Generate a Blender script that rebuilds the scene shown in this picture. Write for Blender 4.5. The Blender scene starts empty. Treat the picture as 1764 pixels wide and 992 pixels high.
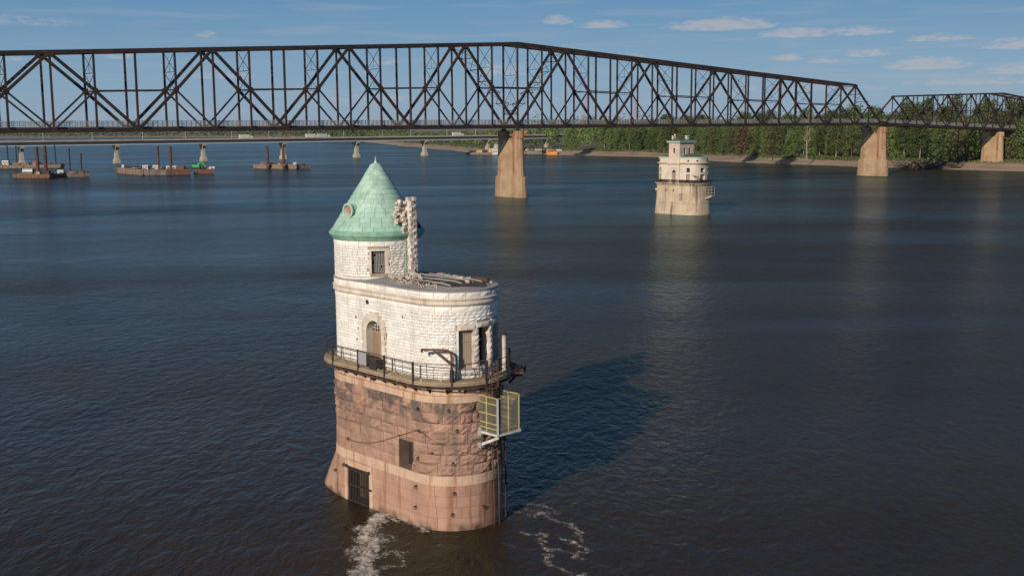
import bpy, math, random
from mathutils import Vector, Matrix
R_ = math.radians
PI = math.pi
sc = bpy.context.scene
COL = sc.collection
rnd = random.Random(7)

# ------------------------------------------------------------------ camera
CAM_H = 23.6
PITCH, ROLL = .1437, .0072
cd = bpy.data.cameras.new('camera')
cam = bpy.data.objects.new('camera', cd)
COL.objects.link(cam)
cd.sensor_width = 36.0
cd.lens = 1924.7 / 1764 * 36
cd.clip_start = .5
cd.clip_end = 60000
cam.location = (0, 0, CAM_H)
cam.rotation_mode = 'QUATERNION'
cam.rotation_quaternion = (Matrix.Rotation(PI / 2 - PITCH, 4, 'X') @ Matrix.Rotation(-ROLL, 4, 'Z')).to_quaternion()
sc.camera = cam
sc.render.resolution_x, sc.render.resolution_y = 1024, 575

# ------------------------------------------------------------------ world, sun
SUN_TO = Vector((22.9, 45.0, -21.75)).normalized()      # the way the light travels
elev = math.asin(-SUN_TO.z)
w = bpy.data.worlds.new('World'); sc.world = w; w.use_nodes = True
nt = w.node_tree; N = nt.nodes; LK = nt.links
for n in list(N): N.remove(n)
out = N.new('ShaderNodeOutputWorld'); bg = N.new('ShaderNodeBackground')
LK.new(bg.outputs[0], out.inputs[0])
sky = N.new('ShaderNodeTexSky'); sky.sky_type = 'NISHITA'; sky.sun_disc = False
sky.sun_elevation = elev
sky.sun_rotation = math.atan2(-SUN_TO.x, -SUN_TO.y)
sky.altitude = 150; sky.air_density = 1.0; sky.dust_density = .6; sky.ozone_density = 2.2
bg.inputs[1].default_value = .08


def wmath(op, a, b=None, c=None, clamp=False):
    n = N.new('ShaderNodeMath'); n.operation = op; n.use_clamp = clamp
    for i, v in enumerate((a, b, c)):
        if v is None: continue
        if isinstance(v, (int, float)): n.inputs[i].default_value = v
        else: LK.new(v, n.inputs[i])
    return n.outputs[0]


tc = N.new('ShaderNodeTexCoord')
sep = N.new('ShaderNodeSeparateXYZ'); LK.new(tc.outputs['Generated'], sep.inputs[0])
az = wmath('ARCTAN2', sep.outputs[0], sep.outputs[1])
el = wmath('ARCSINE', sep.outputs[2])
cmb = N.new('ShaderNodeCombineXYZ')
LK.new(wmath('MULTIPLY', az, 85), cmb.inputs[0]); LK.new(wmath('MULTIPLY', el, 260), cmb.inputs[1])
nz = N.new('ShaderNodeTexNoise'); nz.inputs['Scale'].default_value = 1.0; nz.inputs['Detail'].default_value = 6
nz.inputs['Roughness'].default_value = .62
LK.new(cmb.outputs[0], nz.inputs['Vector'])
nzc = wmath('SUBTRACT', nz.outputs[0], .5)
# cumulus puffs: (azimuth, elevation, half width, half height, strength)
puffs = [(-.248, .1120, .016, .0042, .8), (-.128, .1135, .042, .0036, .9), (-.009, .1130, .014, .0040, .5),
         (-.260, .0780, .010, .0034, .55), (.041, .0905, .014, .0044, .75), (.080, .0865, .023, .0036, .95),
         (.183, .0845, .048, .0058, 1.05), (.245, .0760, .032, .0046, 1.0), (.296, .0760, .028, .0040, .9),
         (.351, .0480, .034, .0056, 1.05), (.303, .0580, .020, .0034, .8), (.238, .0560, .016, .0034, .7),
         (.268, .0530, .016, .0030, .55), (.360, .0690, .028, .0034, .75), (.432, .0620, .045, .0050, .95),
         (.425, .0420, .036, .0048, .9), (.395, .0330, .07, .0036, .45), (-.010, .0480, .030, .0060, .55),
         (-.330, .0600, .014, .0040, .5), (-.250, .0440, .030, .0035, .5), (-.110, .0560, .018, .0034, .45),
         (-.420, .0570, .020, .0030, .4), (-.400, .0860, .050, .0045, .25), (.10, .060, .02, .0025, .35),
         (-.120, .0250, .05, .0035, .35), (.25, .0300, .08, .0035, .35),
         (.70, .09, .08, .008, .9), (.95, .07, .07, .007, .8), (-.75, .09, .08, .008, .8), (-1.0, .06, .1, .007, .7),
         (.55, .12, .05, .006, .8), (-.56, .13, .05, .006, .7)]
dens = None
for (a0, e0, hw, hh, st) in puffs:
    dx = wmath('MULTIPLY', wmath('SUBTRACT', az, a0), 1 / (hw * 1.1))
    de = wmath('SUBTRACT', el, e0 - hh * .35)
    up = wmath('MULTIPLY', wmath('MAXIMUM', de, 0.0), 1 / (hh * 1.7))
    dn = wmath('MULTIPLY', wmath('MINIMUM', de, 0.0), 1 / (hh * .55))
    q = wmath('ADD', wmath('MULTIPLY', dx, dx), wmath('ADD', wmath('MULTIPLY', up, up), wmath('MULTIPLY', dn, dn)))
    v = wmath('MULTIPLY', wmath('SUBTRACT', 1.0, q, clamp=True), st * 1.05)
    dens = v if dens is None else wmath('MAXIMUM', dens, v)
rag = wmath('ADD', dens, wmath('MULTIPLY', wmath('MULTIPLY', nzc, 3.0), wmath('MINIMUM', wmath('MULTIPLY', dens, 4), 1.0)))
mask = wmath('MULTIPLY', wmath('SMOOTH_MIN', wmath('MAXIMUM', rag, 0), .95, .3), .74, clamp=True)
# thin streaks of veil low over the horizon
cm2 = N.new('ShaderNodeCombineXYZ'); LK.new(wmath('MULTIPLY', az, 9), cm2.inputs[0]); LK.new(wmath('MULTIPLY', el, 120), cm2.inputs[1])
nz2 = N.new('ShaderNodeTexNoise'); nz2.inputs['Scale'].default_value = 1; nz2.inputs['Detail'].default_value = 4
LK.new(cm2.outputs[0], nz2.inputs['Vector'])
veil = wmath('MULTIPLY', wmath('SUBTRACT', nz2.outputs[0], .5, clamp=True), 1.1)
mask = wmath('MAXIMUM', mask, veil, clamp=True)
mixc = N.new('ShaderNodeMixRGB'); mixc.inputs[2].default_value = (5.6, 5.6, 5.95, 1)
LK.new(mask, mixc.inputs[0])
air = N.new('ShaderNodeValToRGB'); LK.new(wmath('MULTIPLY', wmath('MAXIMUM', el, 0), 1 / (PI / 2)), air.inputs[0])
cr = air.color_ramp; cr.elements[0].position = 0; cr.elements[0].color = (3.3, 4.7, 6.3, 1)
cr.elements[1].position = 1; cr.elements[1].color = (.10, .55, 1.9, 1)
for ps, c_ in ((.03, (2.4, 4.2, 6.2)), (.07, (1.3, 3.15, 5.6)), (.13, (.47, 1.75, 3.9)), (.4, (.13, .90, 2.6))):
    e_ = cr.elements.new(ps); e_.color = (*c_, 1)
hsv = N.new('ShaderNodeMixRGB'); hsv.inputs[0].default_value = .88      # air colour over the physical sky
LK.new(sky.outputs[0], hsv.inputs[1]); LK.new(air.outputs[0], hsv.inputs[2]); LK.new(hsv.outputs[0], mixc.inputs[1])
LK.new(mixc.outputs[0], bg.inputs[0])

sl = bpy.data.lights.new('sun', 'SUN'); so = bpy.data.objects.new('sun', sl); COL.objects.link(so)
sl.energy = 4.7; sl.angle = R_(.5); sl.color = (1.0, .87, .72)
so.rotation_mode = 'QUATERNION'; so.rotation_quaternion = SUN_TO.to_track_quat('-Z', 'Y')
so.location = (-60, -100, 90)
sc.view_settings.view_transform = 'Standard'; sc.view_settings.look = 'None'
sc.view_settings.exposure = 0.0; sc.view_settings.gamma = 1
sc.render.engine = 'CYCLES'

# ------------------------------------------------------------------ materials
def mat(name, col, rough=.8, var=.25, scale=1.0, col2=None, mixs=None, bump=0., bscale=8., metal=0., island=0.,
        streak=None, stretch=(1, 1, 1), spec=.3, layers=None, detail=6, alpha=None):
    """col mottled with noise; col2 blotched in by a second noise; island = value jitter per stone;
    streak = (colour, amount, scale) vertical run-off streaks; layers = list of (z0, z1, colour, amount)."""
    m = bpy.data.materials.new(name); m.use_nodes = True
    T = m.node_tree; n_ = T.nodes; L = T.links
    b = n_['Principled BSDF']
    b.inputs['Roughness'].default_value = rough; b.inputs['Metallic'].default_value = metal
    b.inputs['Specular IOR Level'].default_value = spec
    co = n_.new('ShaderNodeTexCoord').outputs['Object']
    mp = n_.new('ShaderNodeMapping'); mp.inputs['Scale'].default_value = stretch; L.new(co, mp.inputs[0])

    def noise(s, d=detail, src=mp.outputs[0], r=.6):
        x = n_.new('ShaderNodeTexNoise'); x.inputs['Scale'].default_value = s; x.inputs['Detail'].default_value = d
        x.inputs['Roughness'].default_value = r
        L.new(src, x.inputs['Vector']); return x.outputs[0]

    def mth(op, a, b_=None, clamp=False):
        x = n_.new('ShaderNodeMath'); x.operation = op; x.use_clamp = clamp
        for i, v in enumerate((a, b_)):
            if v is None: continue
            if isinstance(v, (int, float)): x.inputs[i].default_value = v
            else: L.new(v, x.inputs[i])
        return x.outputs[0]

    def mix(f, a, c, mode='MIX'):
        x = n_.new('ShaderNodeMixRGB'); x.blend_type = mode
        for i, v in enumerate((f, a, c)):
            if isinstance(v, tuple): x.inputs[i].default_value = (*v, 1)[:4]
            elif isinstance(v, (int, float)): x.inputs[i].default_value = v
            else: L.new(v, x.inputs[i])
        return x.outputs[0]

    def ramp(f, a, c):
        x = n_.new('ShaderNodeMapRange'); x.inputs[1].default_value = a; x.inputs[2].default_value = c
        L.new(f, x.inputs[0]); return x.outputs[0]
    c = mix(0., col, col)
    if col2 is not None:
        c = mix(ramp(noise(mixs or scale * .5, 5), .45, .62), c, col2)
    if layers:
        sp = n_.new('ShaderNodeSeparateXYZ'); L.new(co, sp.inputs[0])
        for (z0, z1, lc, am) in layers:
            f = mth('MULTIPLY', ramp(sp.outputs[2], z0, z1), am)
            f = mth('MULTIPLY', f, ramp(noise(.8, 7), .44, .58), clamp=True)
            c = mix(f, c, lc)
    if streak:
        mp2 = n_.new('ShaderNodeMapping'); mp2.inputs['Scale'].default_value = (1, 1, .09); L.new(co, mp2.inputs[0])
        f = mth('MULTIPLY', ramp(noise(streak[2], 5, mp2.outputs[0]), .52, .68), streak[1], clamp=True)
        c = mix(f, c, streak[0])
    v = mth('ADD', mth('MULTIPLY', noise(scale), 2 * var), 1 - var)
    if island:
        g = n_.new('ShaderNodeNewGeometry'); oi = n_.new('ShaderNodeObjectInfo')
        r = mth('FRACT', mth('ADD', g.outputs['Random Per Island'], oi.outputs['Random']))
        v = mth('MULTIPLY', v, mth('ADD', mth('MULTIPLY', r, 2 * island), 1 - island))
    x = n_.new('ShaderNodeVectorMath'); x.operation = 'SCALE'; L.new(c, x.inputs[0]); L.new(v, x.inputs['Scale'])
    L.new(x.outputs[0], b.inputs['Base Color'])
    if bump:
        bp = n_.new('ShaderNodeBump'); bp.inputs['Strength'].default_value = min(1, bump)
        bp.inputs['Distance'].default_value = .05 * max(1, bump)
        L.new(noise(bscale, 8), bp.inputs['Height']); L.new(bp.outputs[0], b.inputs['Normal'])
    if alpha is not None: b.inputs['Alpha'].default_value = alpha
    return m


M = {}
M['lime'] = mat('limestone', (.73, .70, .65), .85, .14, 1.6, (.66, .63, .575), .7, bump=.5, bscale=9, island=.10,
                streak=((.46, .45, .38), .5, 1.3))
M['lime_mortar'] = mat('limestone_mortar', (.30, .27, .235), .9, .15, 3)
M['trim'] = mat('limestone_trim', (.52, .45, .37), .8, .15, 2, (.60, .55, .48), 1.2, bump=.25, bscale=6, island=.07,
                streak=((.27, .21, .16), .6, 2.2))
M['granite'] = mat('rough_granite', (.375, .228, .163), .85, .26, 2.6, (.33, .195, .145), .9, bump=2.2, bscale=5, island=.13,
                   layers=[(4.4, 7.2, (.11, .09, .08), .85), (6.4, 7.6, (.08, .07, .06), .8), (3.2, 4.6, (.17, .13, .10), .22)], streak=((.11, .09, .075), .85, .8))
M['granite_smooth'] = mat('dressed_granite', (.385, .235, .17), .8, .17, 3, (.335, .20, .145), .8, bump=.3, bscale=12, island=.07,
                          streak=((.17, .07, .035), .9, 1.1), layers=[(.5, .12, (.06, .045, .03), 1.0)])
M['granite_belt'] = mat('granite_belt', (.50, .355, .26), .8, .12, 3, (.44, .29, .21), 1., bump=.15, bscale=12, island=.05,
                        streak=((.24, .11, .055), .8, 2.2))
M['granite_mortar'] = mat('granite_mortar', (.22, .15, .115), .9, .2, 3)
M['granite_dark'] = mat('darker_granite', (.20, .135, .105), .9, .3, 3, (.13, .09, .07), 1.5)  # darker granite tone for the niche sides and the gate back
M['copper'] = mat('green_copper', (.30, .475, .385), .62, .12, 1.5, (.36, .53, .44), .6, bump=.15, bscale=3, island=.10,
                  streak=((.20, .30, .215), .8, 1.7), spec=.35)
M['copper_dark'] = mat('green_copper_cornice', (.17, .32, .24), .6, .2, 3, (.24, .40, .31), 1.4)
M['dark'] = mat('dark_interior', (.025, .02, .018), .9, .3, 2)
M['rust'] = mat('rusty_steel', (.105, .052, .038), .8, .35, 1.5, (.05, .032, .028), 1.0, bump=.3, bscale=10)
M['rustred'] = mat('red_oxide_steel', (.17, .065, .05), .8, .3, 3, (.08, .035, .03), 2)
M['iron'] = mat('dark_iron', (.035, .028, .026), .7, .3, 4)
M['bridge'] = mat('weathered_bridge_steel', (.034, .021, .019), .8, .35, .35, (.020, .017, .018), .12,
                  streak=((.068, .030, .022), .7, .25))
M['galv'] = mat('galvanised_steel', (.36, .37, .36), .55, .2, .8, metal=.3)
M['asph'] = mat('bridge_deck', (.12, .115, .11), .9, .2, .5)
M['pier'] = mat('pier_concrete', (.35, .24, .15), .85, .2, .35, (.26, .17, .10), .15, bump=.6, bscale=1.2,
                streak=((.17, .05, .022), 1.0, .38))
M['pierbase'] = mat('pier_base_stone', (.35, .25, .155), .85, .18, .4, (.26, .175, .105), .15, bump=.6, bscale=1.2,
                    streak=((.17, .08, .045), .6, .2))
M['conc'] = mat('pale_concrete', (.34, .30, .24), .85, .15, .4, (.27, .23, .18), .2)
M['girder'] = mat('pale_steel_girder', (.40, .43, .44), .5, .1, .2)
M['roofgrey'] = mat('grey_roofing', (.31, .295, .28), .85, .18, 1.6, (.24, .22, .21), .8, bump=.3, bscale=8)
M['roofdark'] = mat('bare_roof_boards', (.085, .062, .055), .9, .35, 2.5, (.05, .038, .034), 1.4, stretch=(1, 1, 1))
M['rubble'] = mat('rubble_stone', (.46, .41, .35), .9, .2, 4, (.32, .25, .2), 2., island=.2, bump=.4)
M['stain_stone'] = mat('stained_chimney_stone', (.58, .52, .46), .9, .22, 4, (.34, .29, .26), 1.6, island=.18, bump=.5)
M['brownstone'] = mat('broken_reddish_stone', (.27, .17, .12), .9, .25, 4, (.45, .36, .3), 2., island=.2)
M['wood'] = mat('weathered_wood', (.33, .245, .17), .85, .2, 4, (.24, .17, .12), 2, stretch=(1, 1, .15))
M['board'] = mat('grey_brown_boarding', (.30, .245, .19), .85, .2, 3, (.22, .17, .13), 1.5, stretch=(1, 1, .15))
M['glass'] = mat('dark_pane', (.03, .025, .025), .15, .2, 2, spec=.6)
M['block_glass'] = mat('dusty_glass_block', (.34, .32, .30), .35, .3, 6, spec=.5)
M['deck'] = mat('balcony_planking', (.30, .235, .155), .8, .2, 2.5, (.25, .185, .115), 1.0)
M['yellow'] = mat('yellow_paint', (.40, .32, .13), .5, .15, 4, (.45, .33, .11), 2)
M['whitep'] = mat('white_paint', (.56, .545, .50), .5, .15, 3, (.42, .40, .36), 2)
M['mesh_wire'] = mat('wire_mesh', (.18, .175, .135), .6, .2, 2)
M['hull_grey'] = mat('barge_grey', (.17, .15, .135), .8, .25, .3, (.12, .085, .065), .2)
M['hull_rust'] = mat('barge_rust', (.15, .080, .055), .85, .3, .4, (.12, .06, .045), .3)
M['hull_tan'] = mat('barge_tan', (.19, .15, .115), .85, .25, .4, (.17, .12, .09), .3)
M['darkdeck'] = mat('barge_deck', (.05, .045, .045), .9, .3, .4)
M['green_mach'] = mat('green_machine', (.03, .30, .11), .5, .1, 1)
M['red'] = mat('red_paint', (.42, .06, .04), .5, .1, 1)
M['orange'] = mat('orange_paint', (.55, .20, .03), .5, .1, 1)
M['yellowbox'] = mat('dull_yellow_paint', (.45, .33, .12), .6, .15, 1)
M['tyre'] = mat('black_rubber', (.02, .02, .02), .8)
M['bluegrey'] = mat('blue_grey_paint', (.12, .16, .2), .5)


def leaf(name, a, b_):
    m = bpy.data.materials.new(name); m.use_nodes = True
    T = m.node_tree; n_ = T.nodes; L = T.links; b = n_['Principled BSDF']
    b.inputs['Roughness'].default_value = .7; b.inputs['Specular IOR Level'].default_value = .15
    g = n_.new('ShaderNodeNewGeometry'); oi = n_.new('ShaderNodeObjectInfo')
    mx = n_.new('ShaderNodeMixRGB'); mx.inputs[1].default_value = (*a, 1); mx.inputs[2].default_value = (*b_, 1)
    L.new(g.outputs['Random Per Island'], mx.inputs[0])
    mr = n_.new('ShaderNodeMapRange'); mr.inputs[3].default_value = .65; mr.inputs[4].default_value = 1.4
    L.new(oi.outputs['Random'], mr.inputs[0])
    hs = n_.new('ShaderNodeHueSaturation'); L.new(mr.outputs[0], hs.inputs['Value']); L.new(mx.outputs[0], hs.inputs['Color'])
    mh = n_.new('ShaderNodeMapRange'); mh.inputs[3].default_value = .475; mh.inputs[4].default_value = .51
    fr = n_.new('ShaderNodeMath'); fr.operation = 'FRACT'; mu = n_.new('ShaderNodeMath'); mu.operation = 'MULTIPLY'
    mu.inputs[1].default_value = 7.31; L.new(oi.outputs['Random'], mu.inputs[0]); L.new(mu.outputs[0], fr.inputs[0])
    L.new(fr.outputs[0], mh.inputs[0]); L.new(mh.outputs[0], hs.inputs['Hue'])
    L.new(hs.outputs[0], b.inputs['Base Color'])
    tr = n_.new('ShaderNodeBsdfTranslucent'); L.new(hs.outputs[0], tr.inputs[0])
    ms = n_.new('ShaderNodeMixShader'); ms.inputs[0].default_value = .25
    L.new(b.outputs[0], ms.inputs[1]); L.new(tr.outputs[0], ms.inputs[2])
    L.new(ms.outputs[0], n_['Material Output'].inputs[0])
    return m


M['leaf_dark'] = leaf('dark_green_leaves', (.056, .094, .030), (.110, .155, .052))
M['leaf_mid'] = leaf('mid_green_leaves', (.070, .112, .034), (.135, .185, .062))
M['leaf_olive'] = leaf('olive_leaves', (.092, .115, .040), (.160, .178, .066))
M['leaf_brown'] = leaf('russet_leaves', (.125, .088, .042), (.160, .125, .058))
M['bark'] = mat('pale_bark', (.26, .22, .17), .9, .25, .6)
M['bark_dark'] = mat('grey_bark', (.09, .072, .055), .9, .25, .6)


# ------------------------------------------------------------------ mesh builder
class MB:
    def __init__(s): s.v = []; s.f = []; s.m = []

    def add(s, vs, fs, mi=0):
        o = len(s.v); s.v += [tuple(x) for x in vs]; s.f += [tuple(i + o for i in f) for f in fs]
        s.m += [mi] * len(fs); return s

    def box(s, c, size, ax=None, mi=0):
        c = Vector(c); X, Y, Z = ax or (Vector((1, 0, 0)), Vector((0, 1, 0)), Vector((0, 0, 1)))
        hx, hy, hz = [q / 2 for q in size]
        vs = [c + X * (hx * i) + Y * (hy * j) + Z * (hz * k) for k in (-1, 1) for j in (-1, 1) for i in (-1, 1)]
        return s.add(vs, [(0, 2, 3, 1), (4, 5, 7, 6), (0, 1, 5, 4), (2, 6, 7, 3), (0, 4, 6, 2), (1, 3, 7, 5)], mi)

    def beam(s, a, b, w_, h_, up=(0, 0, 1), mi=0):
        a = Vector(a); b = Vector(b); d = b - a; ln = d.length
        if ln < 1e-6: return s
        d /= ln; up = Vector(up); x = d.cross(up)
        if x.length < 1e-3: x = d.cross(Vector((1, 0, 0)))
        x.normalize(); z = x.cross(d)
        return s.box((a + b) / 2, (w_, ln, h_), (x, d, z), mi)

    def tube(s, pts, r, n=6, mi=0, cap=True):
        pts = [Vector(p) for p in pts]
        if not isinstance(r, (list, tuple)): r = [r] * len(pts)
        ref = Vector((0, 0, 1)); vs = []; prev = None
        for i, p in enumerate(pts):
            d = (pts[min(i + 1, len(pts) - 1)] - pts[max(i - 1, 0)])
            d = d.normalized() if d.length > 1e-9 else Vector((0, 0, 1))
            x = d.cross(ref if abs(d.z) < .95 else Vector((1, 0, 0))) if prev is None else prev - d * prev.dot(d)
            x.normalize(); prev = x; y = d.cross(x)
            vs += [p + (x * math.cos(2 * PI * k / n) + y * math.sin(2 * PI * k / n)) * r[i] for k in range(n)]
        fs = [(i * n + k, i * n + (k + 1) % n, (i + 1) * n + (k + 1) % n, (i + 1) * n + k) for i in range(len(pts) - 1) for k in range(n)]
        if cap: fs += [tuple(range(n))[::-1], tuple((len(pts) - 1) * n + k for k in range(n))]
        return s.add(vs, fs, mi)

    def lathe(s, prof, c=(0, 0, 0), n=64, mi=0):
        c = Vector(c); vs = []; fs = []
        for (r, z) in prof:
            vs += [c + Vector((r * math.cos(2 * PI * k / n), r * math.sin(2 * PI * k / n), z)) for k in range(n)]
        for i in range(len(prof) - 1):
            fs += [(i * n + k, i * n + (k + 1) % n, (i + 1) * n + (k + 1) % n, (i + 1) * n + k) for k in range(n)]
        return s.add(vs, fs, mi)

    def loft(s, rings, mi=0, cap=True):
        n = len(rings[0]); vs = [p for r in rings for p in r]
        fs = [(i * n + k, i * n + (k + 1) % n, (i + 1) * n + (k + 1) % n, (i + 1) * n + k) for i in range(len(rings) - 1) for k in range(n)]
        if cap: fs += [tuple(range(n))[::-1], tuple((len(rings) - 1) * n + k for k in range(n))]
        return s.add(vs, fs, mi)

    def rock(s, c, size, r, mi=0, spin=None):
        """irregular stone: a box with its corners and face centres knocked about"""
        c = Vector(c); q = r.random() * PI; ti = .3
        if spin is not None: q = -.8 + r.uniform(-spin, spin); ti = .04
        X = Vector((math.cos(q), math.sin(q), r.uniform(-ti, ti))).normalized()
        Z = Vector((r.uniform(-ti, ti), r.uniform(-ti, ti), 1)).normalized(); Y = Z.cross(X).normalized(); Z = X.cross(Y)
        k = .75 if spin is None else .88
        vs = []
        for kk in (-1, 1):
            for j in (-1, 1):
                for i in (-1, 1):
                    vs.append(c + X * (size[0] / 2 * i * r.uniform(k, 1.1)) + Y * (size[1] / 2 * j * r.uniform(k, 1.1)) + Z * (size[2] / 2 * kk * r.uniform(k, 1.1)))
        fs = []
        for f in [(0, 2, 3, 1), (4, 5, 7, 6), (0, 1, 5, 4), (2, 6, 7, 3), (0, 4, 6, 2), (1, 3, 7, 5)]:
            m_ = sum((vs[i] for i in f), Vector()) / 4; m_ = m_ + (m_ - c).normalized() * (min(size) * (r.uniform(.02, .14) if spin is None else r.uniform(0, .05)))
            vs.append(m_); h = len(vs) - 1
            fs += [(f[i], f[(i + 1) % 4], h) for i in range(4)]
        return s.add(vs, fs, mi)

    def build(s, name, material, parent=None, smooth=False, kind=None, label=None, world=True):
        me = bpy.data.meshes.new(name)
        off = Vector((0, 0, 0))
        if parent is not None and world: off = chain(parent)
        me.from_pydata([(x - off.x, y - off.y, z - off.z) for (x, y, z) in s.v], [], s.f)
        for mm in (material if isinstance(material, (list, tuple)) else [material]): me.materials.append(mm)
        if isinstance(material, (list, tuple)): me.polygons.foreach_set('material_index', s.m)
        if smooth: me.polygons.foreach_set('use_smooth', [True] * len(me.polygons))
        me.update()
        o = bpy.data.objects.new(name, me); COL.objects.link(o)
        if parent is not None: o.parent = parent
        if kind: o['kind'] = kind
        if label: o['label'] = label
        return o


def chain(o):
    v = Vector((0, 0, 0))
    while o is not None: v += Vector(o.location); o = o.parent
    return v


def tag(o, label=None, cat=None, group=None, kind=None):
    if label: o['label'] = label
    if cat: o['category'] = cat
    if group: o['group'] = group
    if kind: o['kind'] = kind
    return o


def thing(name, loc, label, cat, group=None):
    o = bpy.data.objects.new(name, None); COL.objects.link(o); o.location = loc
    o.empty_display_size = .3
    return tag(o, label, cat, group)


def copy_tree(o, parent=None):
    c = o.copy(); COL.objects.link(c); c.parent = parent
    for ch in list(o.children): copy_tree(ch, c)
    return c


def S(a, b, t):
    t = max(0, min(1, (t - a) / (b - a))); return t * t * (3 - 2 * t)


exec_parts = []

# ================================================================== THE NEAR INTAKE TOWER
A = Vector((.696, -.718, 0)).normalized()          # along the tower, downstream
Nn = Vector((-A.y, A.x, 0))                        # away from the sunlit side
TC = Vector((-8.60, 71.30, 0)); LEN = 7.1; R0 = 2.75
CC = TC + A * LEN
PERIM = 2 * LEN + 2 * PI * R0


def stad(u, z, off):
    """wall point: u metres along the wall from the turret end of the sunlit side, off metres proud of it"""
    u %= PERIM; r = R0 + off
    if u <= LEN: p = TC + A * u - Nn * r; wt = 0
    elif u <= LEN + PI * R0:
        t = (u - LEN) / R0; p = CC + (-Nn * math.cos(t) + A * math.sin(t)) * r; wt = 0
    elif u <= 2 * LEN + PI * R0:
        q = u - LEN - PI * R0; p = CC - A * q + Nn * r; wt = 0
    else:
        t = (u - 2 * LEN - PI * R0) / R0; p = TC + (Nn * math.cos(t) - A * math.sin(t)) * r; wt = S(0, .95, math.sin(t))
    if z < 2.8 and wt > 0: p = p - A * (1.85 * wt * max(0, (2.8 - z) / 2.8) ** .9)
    return Vector((p.x, p.y, z))


def stad_n(u):
    u %= PERIM
    if u <= LEN: return -Nn
    if u <= LEN + PI * R0:
        t = (u - LEN) / R0; return -Nn * math.cos(t) + A * math.sin(t)
    if u <= 2 * LEN + PI * R0: return Nn
    t = (u - 2 * LEN - PI * R0) / R0; return Nn * math.cos(t) - A * math.sin(t)


def circ(u, z, off):
    t = u / R0; p = TC + (-Nn * math.cos(t) + A * math.sin(t)) * (R0 + off); return Vector((p.x, p.y, z))


def circ_n(u):
    t = u / R0; return -Nn * math.cos(t) + A * math.sin(t)


def goff(z):                                        # batter of the granite
    return .26 - .14 * max(0, min(1, (z + 1) / 8.6))


def granite(u, z, off): return stad(u, z, off + goff(z))


def stone(mb, P, u0, u1, z0, z1, inn, outo, bulge, r, jt=.012, nu=3, nz_=3, rough=1.):
    """one stone set in the wall: sides, joint chamfer, broken face"""
    u0 += jt; u1 -= jt; z0 += jt; z1 -= jt
    if u1 - u0 < .03 or z1 - z0 < .03: return
    vs = []; idx = {}
    for j in range(nz_ + 1):
        for i in range(nu + 1):
            e = i in (0, nu) or j in (0, nz_)
            uu = u0 + (u1 - u0) * i / nu; zz = z0 + (z1 - z0) * j / nz_
            if not e:
                uu += (u1 - u0) / nu * r.uniform(-.25, .25) * rough; zz += (z1 - z0) / nz_ * r.uniform(-.25, .25) * rough
            o = outo + (0 if e else bulge * r.uniform(.35, 1.1))
            idx[i, j] = len(vs); vs.append(P(uu, zz, o))
    fs = [(idx[i, j], idx[i + 1, j], idx[i + 1, j + 1], idx[i, j + 1]) for j in range(nz_) for i in range(nu)]
    ring = [(i, 0) for i in range(nu)] + [(nu, j) for j in range(nz_)] + [(i, nz_) for i in range(nu, 0, -1)] + [(0, j) for j in range(nz_, 0, -1)]
    bi = []
    for (i, j) in ring:
        bi.append(len(vs)); vs.append(P(u0 + (u1 - u0) * i / nu, z0 + (z1 - z0) * j / nz_, inn))
    for k in range(len(ring)):
        a = ring[k]; b = ring[(k + 1) % len(ring)]
        fs.append((idx[b], idx[a], bi[k], bi[(k + 1) % len(ring)]))
    mb.add(vs, fs)


def spans(lo, hi, cuts):
    segs = [(lo, hi)]
    for a, b in cuts:
        o = []
        for s, e in segs:
            if b <= s or a >= e: o.append((s, e)); continue
            if a > s: o.append((s, a))
            if b < e: o.append((b, e))
        segs = o
    return segs


def course(r, lo, hi, ln, var, start):
    """break points of one course between lo and hi"""
    us = [lo]; u = lo + ln * start
    while u < hi - ln * .35:
        if u - us[-1] > ln * .3: us.append(u)
        u += ln * r.uniform(1 - var, 1 + var)
    us.append(hi); return us


tower = thing('intake_tower', (CC.x, CC.y, 0), 'nearest river intake tower, white stone with green conical roof on pink granite base, chimney ruined', 'tower')
tr = random.Random(3)

# openings in the walls: (u0, u1, z0, z1)
DOOR = (2.32, 3.79, 9.13, 11.92); DS = 11.185; DU = 3.055
WIN1 = (9.86, 10.78, 9.66, 11.93); WIN2 = (11.10, 12.02, 9.70, 12.03)
WIN3 = (12.5, 13.4, 9.70, 12.03)
NICHE = (5.52, 6.86, 3.34, 5.06); GATE = (.27, 2.43, -1.4, 2.19)
TWIN = (2.14, 2.96, 14.62, 16.03)


def shell(P, total, zs, cuts, off, nz_step=.7, ustep=.35, closed=True):
    """masonry core behind the stones, with the openings left out"""
    us = {0.0, total}
    k = 0
    while k * ustep < total: us.add(round(k * ustep, 4)); k += 1
    for c in cuts:
        us = {q for q in us if not (c[0] - .06 < q < c[0] + .06 or c[1] - .06 < q < c[1] + .06)} | {c[0], c[1]}
    us = sorted(us | {0.0, total}); zz = {zs[0], zs[1]}
    z = zs[0]
    while z < zs[1]: zz.add(z); z += nz_step
    for c in cuts:
        for q in (c[2], c[3]):
            if zs[0] < q < zs[1]: zz = {t for t in zz if abs(t - q) > .05} | {q}
    zz = sorted(zz)
    mb = MB()
    for i in range(len(us) - 1):
        for j in range(len(zz) - 1):
            um = (us[i] + us[i + 1]) / 2; zm = (zz[j] + zz[j + 1]) / 2
            if any(c[0] < um < c[1] and c[2] < zm < c[3] for c in cuts): continue
            mb.add([P(us[i], zz[j], off), P(us[i + 1], zz[j], off), P(us[i + 1], zz[j + 1], off), P(us[i], zz[j + 1], off)], [(0, 1, 2, 3)])
    return mb


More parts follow.
